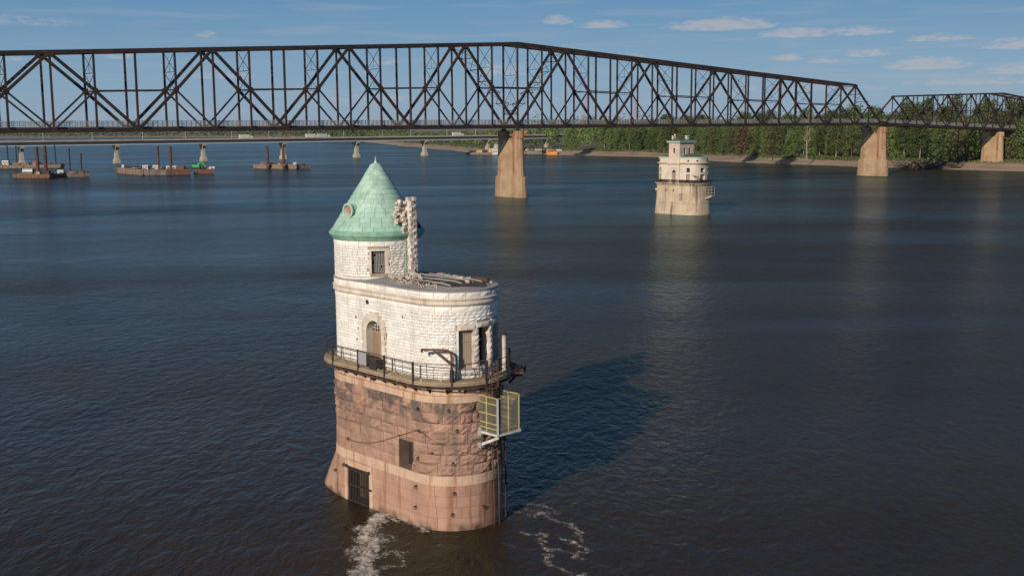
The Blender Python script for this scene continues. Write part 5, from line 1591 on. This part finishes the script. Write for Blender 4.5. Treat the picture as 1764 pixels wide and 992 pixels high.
# small barge with two piles left of the cone
o, q, d, n_ = barge('barge', (-152.4, 664), (-124, 649), 9, 2.2, 'hull_tan', 'brown barge with two tall rusty piles left of the green cone', rake=1, deckm='hull_rust')
spud(o, -142.2, 656.5, 13.3, .8); spud(o, -131.6, 650, 13.2, .78)
clutter(q, 32, 9, 2.2, [('stack', 14, 4, (8, 2, 1.0), 'hull_rust', 'brown timber stack between the two tall rusty piles', 'timber stack'), ('machine', 28, 4, (2, 1.6, 1.3), 'girder', 'white drum at the right end of the barge with two tall piles', 'drum'), ('machine', 4, 5, (4, 2, 1.3), 'hull_grey', 'grey box at the left end of the barge with two tall piles', 'box')])
o, q, d, n_ = barge('barge', (-123.5, 651), (-117, 655), 7, 1.7, 'hull_grey', 'stubby dark barge at the right end of the one with two tall piles', rake=.8)


# moored boats by the highway bridge
def boat(p, L_, w_, head, hullm, cabm, lb, decks=1, grp='boats moored at the far landing'):
    c = Vector((*p, 0)); d = Vector((math.cos(head), math.sin(head), 0)); n_ = Vector((-d.y, d.x, 0))
    o = thing('work_boat', (c.x, c.y, 0), lb, 'boat', grp)
    def ring(f, z, bow): return [c + d * (x * L_ / 2 * f + bow * (x > .9)) + n_ * (y * w_ / 2 * f) + up * z for x, y in ((-1, -1), (.55, -1), (1, -.15), (1, .15), (.55, 1), (-1, 1))]
    MB().loft([ring(.8, -.4, 0), ring(.97, .6, .2), ring(1, 1.3, .5)]).build('hull', M[hullm], o)
    z = 1.3
    for k in range(decks):
        f = .62 - .16 * k; cc = c - d * (L_ * .08)
        cb = MB().box(cc + up * (z + 1.2), (L_ * f, w_ * .72 - .3 * k, 2.4), (d, n_, up)).build('cabin', M[cabm], o)
        for s_ in (-.3, -.1, .1, .3):
            for sd in (-1, 1): MB().box(cc + d * (L_ * f * s_) + n_ * sd * ((w_ * .72 - .3 * k) / 2 + .01) + up * (z + 1.45), (L_ * f * .13, .05, .8), (d, n_, up)).build('window', M['glass'], cb)
        MB().box(cc + up * (z + 2.45), (L_ * f + .5, w_ * .78 - .3 * k, .12), (d, n_, up)).build('cabin_roof', M['whitep'], cb)
        z += 2.55
    MB().tube([c + up * z, c + up * (z + 2.6)], .08, 5).build('mast', M['galv'], o)


boat((-12.5, 940), 11, 4.5, 2.2, 'whitep', 'whitep', 'white towboat with stacked cabins against the left side of the big pier', 3)
o, q, d, n_ = barge('barge', (-38, 958), (-12, 938), 9, 1.4, 'hull_tan', 'low pale barge loaded with gear left of the big pier', rake=1, deckm='hull_tan')
clutter(q, 32, 9, 1.4, [('deck_house', 4, 4, (6, 3, 1.8), 'whitep', 'long low white box at the left end of the gear barge', 'hut'), ('stack', 11, 4, (5, 3, 2.0), 'yellowbox', 'tan heap on the gear barge below the slanted highway pier', 'heap'), ('deck_house', 22, 7, (4.5, 3, 3.4), 'whitep', 'white hut on the gear barge', 'hut'),
                        ('machine', 16, 5, (4, 2.4, 2.2), 'iron', 'dark machine in the middle of the gear barge', 'machine'), ('stack', 26, 3, (3, 2, 2.4), 'yellowbox', 'yellowish box at the right end of the gear barge', 'box')])
kk = 0
bl = ['whitep', 'rustred', 'whitep', 'red', 'girder', 'whitep', 'rustred', 'whitep', 'orange', 'whitep', 'girder']
lbs = ['white cabin boat nearest the right side of the big pier', 'reddish work boat second from the big pier', 'white boat third from the big pier', 'red boat in the middle of the far landing', 'pale grey boat in the middle of the far landing',
       'white boat under the slanted highway pier', 'reddish boat behind the row of the far landing', 'white boat behind the row of the far landing', 'orange barge boat at the front right of the far landing', 'large white boat at the right end of the far landing', 'pale boat beached at the right end of the far landing']
spots = [(15.5, 985), (21, 975), (24.5, 968), (29, 972), (33.5, 962), (44, 965), (27, 990), (36, 988), (33.5, 938), (41, 948), (48, 955)]
for (p, c_, lb) in zip(spots, bl, lbs):
    boat(p, lr.uniform(7, 10), 3.2, lr.uniform(-.3, .4), 'whitep' if kk % 2 else c_, c_, lb, 1); kk += 1
o, q, d, n_ = barge('barge', (14, 950), (26, 944), 8, 2.6, 'hull_grey', 'plain grey barge moored right of the big pier', rake=.5)
o, q, d, n_ = barge('barge', (30, 927), (38, 925), 5, 2.2, 'orange', 'orange sided float at the shore right of the big pier', rake=.5, deckm='hull_rust')

# ================================================================== THE FAR INTAKE TOWER
A2 = A; N2 = Nn; T2C = Vector((46.0, 301.5, 0)); L2 = 6.6; RR = 3.75
P0 = T2C - A2 * (L2 / 2)


def st2(u, z, off, Rr=RR, L=L2, c0=None):
    c0 = P0 if c0 is None else c0; per = 2 * L + 2 * PI * Rr; u %= per; r = Rr + off; c1 = c0 + A2 * L
    if u <= L: p = c0 + A2 * u - N2 * r
    elif u <= L + PI * Rr:
        t = (u - L) / Rr; q = math.cos(t); p = c1 - N2 * (math.copysign(abs(q) ** .72, q) * r) + A2 * (max(0, math.sin(t)) ** .8 * r)
    elif u <= 2 * L + PI * Rr: p = c1 - A2 * (u - L - PI * Rr) + N2 * r
    else:
        t = (u - 2 * L - PI * Rr) / Rr; q = math.cos(t)
        p = c0 + N2 * (math.copysign(abs(q) ** .45, q) * r) - A2 * (max(0, math.sin(t)) ** .55 * (r - Rr + Rr * .68))
    return Vector((p.x, p.y, z))


PER2 = 2 * L2 + 2 * PI * RR


def ringm(prof_, n=72, ext=0):
    mb = MB(); rr = []
    for (off, z, e) in prof_:
        rr.append([st2(PER2 * i / n, z, off) + A2 * (e * ((1 if PER2 * i / n < L2 + PI * RR and PER2 * i / n > L2 * .5 else -1))) * 0 for i in range(n)])
    return mb.loft(rr)


t2 = thing('intake_tower', (T2C.x, T2C.y, 0), 'far river intake tower like a small cream stone palace with flat green roofs', 'tower')
M['t2base'] = mat('stained_limestone_base', (.47, .385, .285), .85, .2, .8, (.38, .30, .21), .35, streak=((.13, .10, .08), 1.0, .8), bump=.4, bscale=3)
M['t2wall'] = mat('cream_limestone', (.56, .50, .41), .85, .14, 1, (.48, .41, .32), .5, streak=((.40, .34, .27), .5, .8))
M['t2up'] = mat('pinkish_limestone', (.52, .43, .36), .85, .14, 1.2, (.44, .34, .28), .7)
M['t2roof'] = mat('dark_green_roof', (.075, .095, .075), .7, .2, 1)
M['verd'] = mat('pale_verdigris', (.33, .47, .38), .7, .15, 1)
ringm([(1.0, -2, 0), (.85, 0, 0), (.62, 3.1, 0)]).build('base', M['t2base'], t2)
ringm([(.66, 3.10, 0), (.70, 3.2, 0), (.66, 3.35, 0)]).build('base_ledge', M['t2base'], t2)
ringm([(.55, 3.35, 0), (.42, 7.6, 0)]).build('upper_base', M['t2base'], t2)
for k in range(10):                                   # courses of the base
    z = .35 + k * .72; of = (.85 - .075 * z) if z < 3.1 else (.55 - .03 * (z - 3.35)); 
    if abs(z - 3.23) < .25: continue
    ringm([(of + .006, z, 0), (of + .02, z + .02, 0), (of + .02, z + .05, 0), (of + .006, z + .07, 0)]).build('course_line', M['t2base'], t2)
ringm([(.45, 7.6, 0), (.62, 7.7, 0), (.66, 8.0, 0), (.45, 8.05, 0)]).build('belt', M['t2base'], t2)
ringm([(.4, 8.12, 0), (.86, 8.16, 0), (.88, 8.33, 0), (0, 8.35, 0)]).build('balcony', M['t2base'], t2)
rl = ringm([(.80, 9.15, 0), (.84, 9.15, 0), (.84, 9.20, 0), (.80, 9.20, 0)]).build('railing', M['rust'], t2)
ringm([(.80, 8.75, 0), (.83, 8.75, 0), (.83, 8.79, 0), (.80, 8.79, 0)]).build('rail', M['rust'], rl)
for k in range(46): MB().beam(st2(PER2 * k / 46, 8.34, .82), st2(PER2 * k / 46, 9.2, .82), .06, .06, up=A2).build('railing_post', M['rust'], rl)
for k in range(46): MB().box(st2(PER2 * (k + .5) / 46, 8.0, .74), (.14, .14, .22), (A2, N2, up)).build('bracket', M['rust'], t2)


def cutwall(z0, z1, off, holes, m, nm):
    """wall with rectangular openings (u centre, width, z0, z1)"""
    us = sorted({round(PER2 * k / 84, 4) for k in range(85)} | {h[0] - h[1] / 2 for h in holes} | {h[0] + h[1] / 2 for h in holes})
    zs_ = sorted({z0, z1} | {h[2] for h in holes} | {h[3] for h in holes}); mb = MB()
    for i in range(len(us) - 1):
        for j in range(len(zs_) - 1):
            um = (us[i] + us[i + 1]) / 2; zm = (zs_[j] + zs_[j + 1]) / 2
            if any(abs(um - h[0]) < h[1] / 2 and h[2] < zm < h[3] for h in holes): continue
            mb.add([st2(us[i], zs_[j], off), st2(us[i + 1], zs_[j], off), st2(us[i + 1], zs_[j + 1], off), st2(us[i], zs_[j + 1], off)], [(0, 1, 2, 3)])
    w_ = mb.build(nm, M[m], t2)
    for h in holes:
        um = h[0]; a = st2(um - h[1] / 2, 0, off); b = st2(um + h[1] / 2, 0, off); D = ((a - b).cross(up)).normalized() * .45
        if D.dot(st2(um, 0, off) - st2(um, 0, off - 1)) > 0: D = -D
        rv = MB(); q = [a + up * h[2], b + up * h[2], b + up * h[3], a + up * h[3]]; q2 = [x + D for x in q]
        rv.add(q + q2, [(0, 4, 5, 1), (1, 5, 6, 2), (2, 6, 7, 3), (3, 7, 4, 0)]); rv.build('window_reveal', M[m], t2)
        MB().add(q2, [(0, 1, 2, 3)]).build('window_pane', M['glass'] if h[3] - h[2] < 1.2 else M['board'], t2)
        t_ = (b - a).normalized(); mid = (a + b) / 2
        MB().box(mid + up * (h[3] + .12), (h[1] + .35, .14, .2), (t_, up.cross(t_), up)).build('lintel', M['t2wall'], t2)
        MB().box(mid + up * (h[2] - .08), (h[1] + .3, .18, .14), (t_, up.cross(t_), up)).build('sill', M['t2wall'], t2)
    return w_


holes = []
for u in (-1.0, L2 + 1.05, L2 + 8.3, -6.0, L2 * 2 + PI * RR * .8 + .5): holes += [((u % PER2), 1.0, 8.6, 10.6), ((u % PER2), .95, 11.2, 12.3)]
holes += [(L2 + 5.5, 1.1, 8.6, 10.6), (L2 + 5.5, 1.0, 11.2, 12.3)]
cutwall(8.3, 13.3, 0, holes, 't2wall', 'wall')
ringm([(0, 13.25, 0), (.18, 13.3, 0), (.40, 13.5, 0), (.45, 13.68, 0), (.15, 13.75, 0), (.05, 13.76, 0)]).build('cornice', M['t2up'], t2)
ringm([(.0, 13.74, 0), (.0, 14.85, 0)]).build('parapet', M['t2wall'], t2)
for u in (-1.6, L2 + 1.05, L2 + 6.6, L2 + 3.8, -5): MB().box(st2(u, 14.2, .02), (.5, .1, .35), (up.cross(N2), N2, up) if u < L2 + 2 else None).build('vent_slot', M['dark'], t2)
ringm([(.02, 14.85, 0), (.10, 14.9, 0), (.10, 15.12, 0), (-.15, 15.2, 0)]).build('roof_edging', M['verd'], t2)
mb = MB(); mb.loft([[st2(PER2 * i / 72, 15.15 + .95 * (1 - s_), -RR * (1 - s_) - .1 * s_) for i in range(72)] for s_ in (1, .7, .4, .02)]); mb.build('roof', M['t2roof'], t2)
# entrance bay, carried up as the square turret
bw, bd = 3.55, 6.3
fc = P0 + A2 * 3.55 - N2 * (RR + .28)                  # middle of its front face at ground of the bay
ctr = fc + N2 * (bd / 2)


def tb(a, n, z): return ctr + A2 * a + N2 * n + up * z


bay = MB()
ah = .62; zs2 = 11.15
for (a0, a1, z0, z1) in ((-bw / 2, -ah, 8.3, 13.3), (ah, bw / 2, 8.3, 13.3), (-ah, ah, zs2 + ah, 13.3)):
    bay.box(tb((a0 + a1) / 2, -bd / 2 + .35, (z0 + z1) / 2), (a1 - a0, .7, z1 - z0), (A2, N2, up))
for k in range(8):
    a0 = PI * k / 8; a1 = PI * (k + 1) / 8; x0, x1 = -ah * math.cos(a0), -ah * math.cos(a1); y0, y1 = zs2 + ah * math.sin(a0), zs2 + ah * math.sin(a1)
    bay.loft([[tb(x0, n_, y0), tb(x1, n_, y1), tb(x1, n_, zs2 + ah), tb(x0, n_, zs2 + ah)] for n_ in (-bd / 2 + .001, -bd / 2 + .7)])
bay.build('entrance_bay', M['t2wall'], t2)
dr = MB().box(tb(0, -bd / 2 + .22, 9.75), (1.24, .1, 2.8), (A2, N2, up)).build('door', M['board'], t2)
MB().box(tb(0, -bd / 2 + .21, 11.4), (1.24, .1, .55), (A2, N2, up)).build('door_panes', M['glass'], dr)
MB().box(tb(0, -bd / 2 - .08, 12.35), (1.9, .35, .16), (A2, N2, up)).build('door_hood', M['t2wall'], t2)
for s_ in (-1, 1): MB().box(tb(s_ * .9, -bd / 2 - .04, 10.3), (.18, .14, 3.9), (A2, N2, up)).build('pilaster', M['t2wall'], t2)
MB().box(tb(0, -bd / 2 + .3, 13.52), (bw + .5, 1.3, .46), (A2, N2, up)).build('bay_cornice', M['t2up'], t2)
MB().box(tb(0, -bd / 2 + .55, 14.4), (bw - .06, 1.1, 1.3), (A2, N2, up)).build('bay_parapet', M['t2wall'], t2)
# turret walls with real openings
def pane_wall(org, X, W_, z0, z1, wins, th, m, nm):
    """flat wall in the X direction with arched or plain windows cut through"""
    Yn = up.cross(X); mb = MB(); xs = sorted({-W_ / 2, W_ / 2} | {w_[0] - w_[1] / 2 for w_ in wins} | {w_[0] + w_[1] / 2 for w_ in wins}); zz = sorted({z0, z1} | {w_[2] for w_ in wins} | {w_[3] for w_ in wins})
    for i in range(len(xs) - 1):
        for j in range(len(zz) - 1):
            xm = (xs[i] + xs[i + 1]) / 2; zm = (zz[j] + zz[j + 1]) / 2
            if any(abs(xm - w_[0]) < w_[1] / 2 and w_[2] < zm < w_[3] for w_ in wins): continue
            mb.box(org + X * xm + up * zm, (xs[i + 1] - xs[i], th, zz[j + 1] - zz[j]), (X, Yn, up))
    mb.build(nm, M[m], t2)
    for w_ in wins:
        c = org + X * w_[0]
        MB().box(c + up * ((w_[2] + w_[3]) / 2), (w_[1], th * .3, w_[3] - w_[2]), (X, Yn, up)).build('window_pane', M['glass'], t2)
        MB().box(c + up * (w_[2] - .08), (w_[1] + .3, th + .16, .14), (X, Yn, up)).build('sill', M['t2wall'], t2)
        ar = MB(); r0, r1 = w_[1] / 2, w_[1] / 2 + .2
        for k in range(7):
            a0, a1 = PI * k / 7, PI * (k + 1) / 7
            ar.loft([[c + X * (r * math.cos(a)) + Yn * s_ * (th / 2 + .06) + up * (w_[3] + r * math.sin(a) * .8) for r, a in ((.01, a0), (r1, a0), (r1, a1), (.01, a1))] for s_ in (-1, 1)])
        ar.build('window_arch', M['t2up'], t2)


TZ0, TZ1 = 14.9, 18.95
pane_wall(tb(0, -bd / 2 + .22, 0) - up * 0, A2, bw, 14.0, TZ1, [(0, .55, 16.2, 17.5)], .4, 't2up', 'turret_wall')
pane_wall(tb(0, bd / 2 - .22, 0), A2, bw, 14.0, TZ1, [(0, .55, 16.2, 17.5)], .4, 't2up', 'turret_wall')
for s_ in (-1, 1): pane_wall(tb(s_ * (bw / 2 - .2), 0, 0), N2, bd - .84, 14.0, TZ1, [(-.9, .8, 15.95, 17.5), (1.25, .8, 15.95, 17.5)], .4, 't2up', 'turret_wall')
MB().box(tb(0, 0, 16), (bw - .9, bd - .9, 4), (A2, N2, up)).build('turret_inside', M['dark'], t2)
MB().box(tb(0, 0, 19.08), (bw + .8, bd + .8, .24), (A2, N2, up)).build('turret_cornice', M['verd'], t2)
MB().box(tb(0, 0, 19.29), (bw + 1.0, bd + 1.0, .17), (A2, N2, up)).build('turret_roof_edge', M['verd'], t2)
MB().loft([[tb(x * (bw / 2 + .4), y * (bd / 2 + .4), 19.38) for x, y in ((-1, -1), (1, -1), (1, 1), (-1, 1))], [tb(x * .5, y * 1.8, 20.0) for x, y in ((-1, -1), (1, -1), (1, 1), (-1, 1))]]).build('turret_roof', M['t2roof'], t2)
MB().box(tb(-1.2, -2.1, 20.1), (.5, .5, 1.3), (A2, N2, up)).box(tb(-1.2, -1.3, 20.35), (.35, .35, 1.7), (A2, N2, up)).build('chimney', M['t2up'], t2)
c2 = MB().box(tb(1.0, 1.0, 20.1), (.7, .7, 1.1), (A2, N2, up)).build('chimney', M['t2up'], t2)
MB().box(tb(1.0, 1.0, 20.7), (.9, .9, .12), (A2, N2, up)).build('chimney_cap', M['t2wall'], c2)
# base details
u = L2 * .93; a = st2(u, 0, .47)
MB().box(a + up * 4.75 + N2 * .02, (.95, .5, 1.9), (A2, N2, up)).build('base_niche', M['board'], t2)
for k, (uu, w_) in enumerate(((L2 * .30, .35), (L2 * .52, .3), (L2 * .75, .35))): MB().box(st2(uu, 5.6, .5), (w_, .16, 3.6), (A2, N2, up)).build('buttress_strip', M['t2base'], t2)
for uu in (-1.6, 1.2, 3.5): MB().rock(st2(uu, 6.5, .62), (.8, .3, .6), rr_, spin=.2).build('weathered_boss', M['t2base'], t2)
# its crane, hanging platform
o = thing('davit_crane', st2(L2 + 3.6, 8.4, .9), 'thin dark jib on the balcony of the far tower', 'crane')
q = st2(L2 + 3.8, 0, .95); MB().beam(q + up * 8.4, q + up * 10.3, .14, .14).build('mast', M['rust'], o)
MB().beam(q + up * 10.2, q + up * 10.4 - A2 * 2.2 - N2 * .3, .12, .12).build('arm', M['rust'], o); MB().beam(q + up * 9.3, q + up * 10.3 - A2 * 1.4 - N2 * .2, .1, .1).build('brace', M['rust'], o)
pc = st2(L2 + PI * RR * .52, 0, 1.6); o = thing('cage_platform', (pc.x, pc.y, 5), 'mesh cage hung on the right end of the far tower', 'cage')
for x in (-.9, .9):
    for y in (-.7, .7): MB().beam(pc + A2 * x + N2 * y + up * 5.1, pc + A2 * x + N2 * y + up * 7.4, .08, .08).build('cage_post', M['deck'], o)
for z in (5.1, 5.8, 6.6, 7.4):
    for (x0, y0, x1, y1) in ((-.9, -.7, .9, -.7), (.9, -.7, .9, .7), (.9, .7, -.9, .7)): MB().beam(pc + A2 * x0 + N2 * y0 + up * z, pc + A2 * x1 + N2 * y1 + up * z, .06, .06).build('cage_bar', M['deck'], o)
MB().box(pc + up * 5.05, (1.9, 1.5, .1), (A2, N2, up)).build('floor', M['galv'], o)
MB().beam(pc + A2 * .9 - N2 * .7 + up * 4.9, pc - A2 * 1.5 - N2 * .7 + up * 4.2, .2, .22).build('brace', M['whitep'], o)

# ================================================================== FOAM
def foam_mat():
    m = bpy.data.materials.new('river_foam'); m.use_nodes = True
    T = m.node_tree; n_ = T.nodes; L = T.links; b = n_['Principled BSDF']
    b.inputs['Base Color'].default_value = (.42, .37, .31, 1); b.inputs['Roughness'].default_value = .7
    at = n_.new('ShaderNodeAttribute'); at.attribute_name = 'froth'
    co = n_.new('ShaderNodeTexCoord').outputs['Object']
    x = n_.new('ShaderNodeTexNoise'); x.inputs['Scale'].default_value = 5.5; x.inputs['Detail'].default_value = 9; x.inputs['Roughness'].default_value = .72; x.inputs['Distortion'].default_value = .9
    L.new(co, x.inputs['Vector'])
    def mth(op, a, b_, cl=False):
        y = n_.new('ShaderNodeMath'); y.operation = op; y.use_clamp = cl
        for i, v in enumerate((a, b_)):
            if isinstance(v, (int, float)): y.inputs[i].default_value = v
            else: L.new(v, y.inputs[i])
        return y.outputs[0]
    x2 = n_.new('ShaderNodeTexNoise'); x2.inputs['Scale'].default_value = 2.6; x2.inputs['Detail'].default_value = 5; x2.inputs['Roughness'].default_value = .6; x2.inputs['Distortion'].default_value = 1.6
    L.new(co, x2.inputs['Vector'])
    ridge = mth('SUBTRACT', 1, mth('MULTIPLY', mth('ABSOLUTE', mth('SUBTRACT', x2.outputs[0], .5), 0), 13), True)
    d = mth('SUBTRACT', mth('ADD', mth('ADD', mth('MULTIPLY', at.outputs['Fac'], 1.0), mth('MULTIPLY', ridge, .22)), mth('MULTIPLY', mth('SUBTRACT', x.outputs[0], .5), 2.1)), .60)
    al = mth('MULTIPLY', mth('MULTIPLY', d, 2.6, True), .9)
    L.new(al, b.inputs['Alpha'])
    return m


M['foam'] = foam_mat()


def foam(lines, lb, step=.07):
    pts = [p for l in lines for (p, w_) in zip(l[0], [0] * 99)]
    x0 = min(p[0] for p in pts) - 1.4; x1 = max(p[0] for p in pts) + 1.4; y0 = min(p[1] for p in pts) - 1.4; y1 = max(p[1] for p in pts) + 1.4
    nx, ny = int((x1 - x0) / step), int((y1 - y0) / step); fr = random.Random(4)
    from mathutils import noise as mn
    val = {}
    for i in range(nx + 1):
        for j in range(ny + 1):
            x = x0 + i * step; y = y0 + j * step; best = 0
            wx = x + .75 * mn.noise(Vector((x * .8, y * .8, 3))) + .3 * mn.noise(Vector((x * 2.6, y * 2.6, 5))); wy = y + .75 * mn.noise(Vector((x * .8, y * .8, 9))) + .3 * mn.noise(Vector((x * 2.6, y * 2.6, 7)))
            for (l, wd_, st) in lines:
                for (ax, ay), (bx_, by_) in zip(l[:-1], l[1:]):
                    dx, dy = bx_ - ax, by_ - ay; t = max(0, min(1, ((wx - ax) * dx + (wy - ay) * dy) / (dx * dx + dy * dy)))
                    dd = math.hypot(wx - ax - t * dx, wy - ay - t * dy); v = st * max(0, 1 - dd / wd_)
                    best = max(best, v)
            val[i, j] = best
    mb = MB(); idx = {}; fv = []
    def vid(i, j):
        if (i, j) not in idx:
            x = x0 + i * step; y = y0 + j * step; v = val[i, j]
            idx[i, j] = len(mb.v); fv.append(v)
            h = .012 + v * (.05 + .16 * max(0, mn.noise(Vector((x * 3, y * 3, 1))) + .35) + .05 * mn.noise(Vector((x * 9, y * 9, 2))))
            mb.v.append((x, y, max(.01, h)))
        return idx[i, j]
    for i in range(nx):
        for j in range(ny):
            if max(val[i, j], val[i + 1, j], val[i, j + 1], val[i + 1, j + 1]) > .02:
                mb.f.append((vid(i, j), vid(i + 1, j), vid(i + 1, j + 1), vid(i, j + 1))); mb.m.append(0)
    o = mb.build('foam', M['foam'], smooth=True)
    a = o.data.attributes.new('froth', 'FLOAT', 'POINT'); a.data.foreach_set('value', fv)
    return tag(o, lb, 'foam', None, 'stuff')


foam([([(-8.6, 66.6), (-7.6, 65.7), (-6.4, 64.5), (-5.3, 63.6)], .8, .75), ([(-7.9, 65.7), (-8.35, 64.9), (-8.6, 63.8), (-8.55, 62.6), (-8.1, 61.2)], 1.5, 1.08), ([(-8.1, 61.2), (-8.3, 59.8), (-8.15, 58.3), (-7.9, 56.8), (-7.6, 55.0)], 1.6, 1.02),
      ([(-7.6, 65.5), (-6.9, 64.9), (-6.2, 64.3)], .7, .6), ([(-7.9, 62.9), (-7.2, 62.2), (-7.3, 61.0), (-7.9, 60.2)], 1.0, .62), ([(-7.9, 59.0), (-7.0, 59.9), (-6.2, 59.8), (-6.0, 58.8), (-6.6, 57.6), (-7.5, 57.0)], .9, .62)],
     'churning white foam curling off the near corner of the granite base')
foam([([(-.1, 67.6), (.5, 68.0), (1.4, 67.6), (2.3, 66.9), (2.8, 66.1)], .65, .62), ([(-.2, 66.6), (.7, 66.15), (1.6, 65.5), (2.6, 64.5), (3.4, 63.9), (3.9, 62.6), (4.1, 61.2)], .6, .74),
      ([(1.0, 66.9), (1.5, 66.2), (2.1, 65.2)], .9, .55), ([(.6, 62.9), (1.5, 62.1), (1.8, 60.9), (2.9, 59.5), (3.7, 58.9), (4.25, 59.8), (3.5, 61.1), (2.8, 61.6)], .55, .7),
      ([(1.8, 59.4), (1.85, 58.1), (2.5, 57.1), (3.6, 56.4)], .6, .72), ([(-.6, 61.0), (.0, 60.4)], .2, .6)],
     'thin curling lines of foam in the wake right of the tower')

# ================================================================== THE AIR
hz = bpy.data.materials.new('river_haze'); hz.use_nodes = True; hn_ = hz.node_tree.nodes; hn_.remove(hn_['Principled BSDF'])
pv = hn_.new('ShaderNodeVolumePrincipled'); pv.inputs['Color'].default_value = (.72, .84, 1.0, 1); pv.inputs['Density'].default_value = .000022
pv.inputs['Anisotropy'].default_value = .1
hz.node_tree.links.new(pv.outputs[0], hn_['Material Output'].inputs['Volume'])
tag(MB().box((0, 5500, 28.5), (18400, 17200, 63)).build('haze', hz), 'thin bluish haze over the river', None, None, 'stuff')
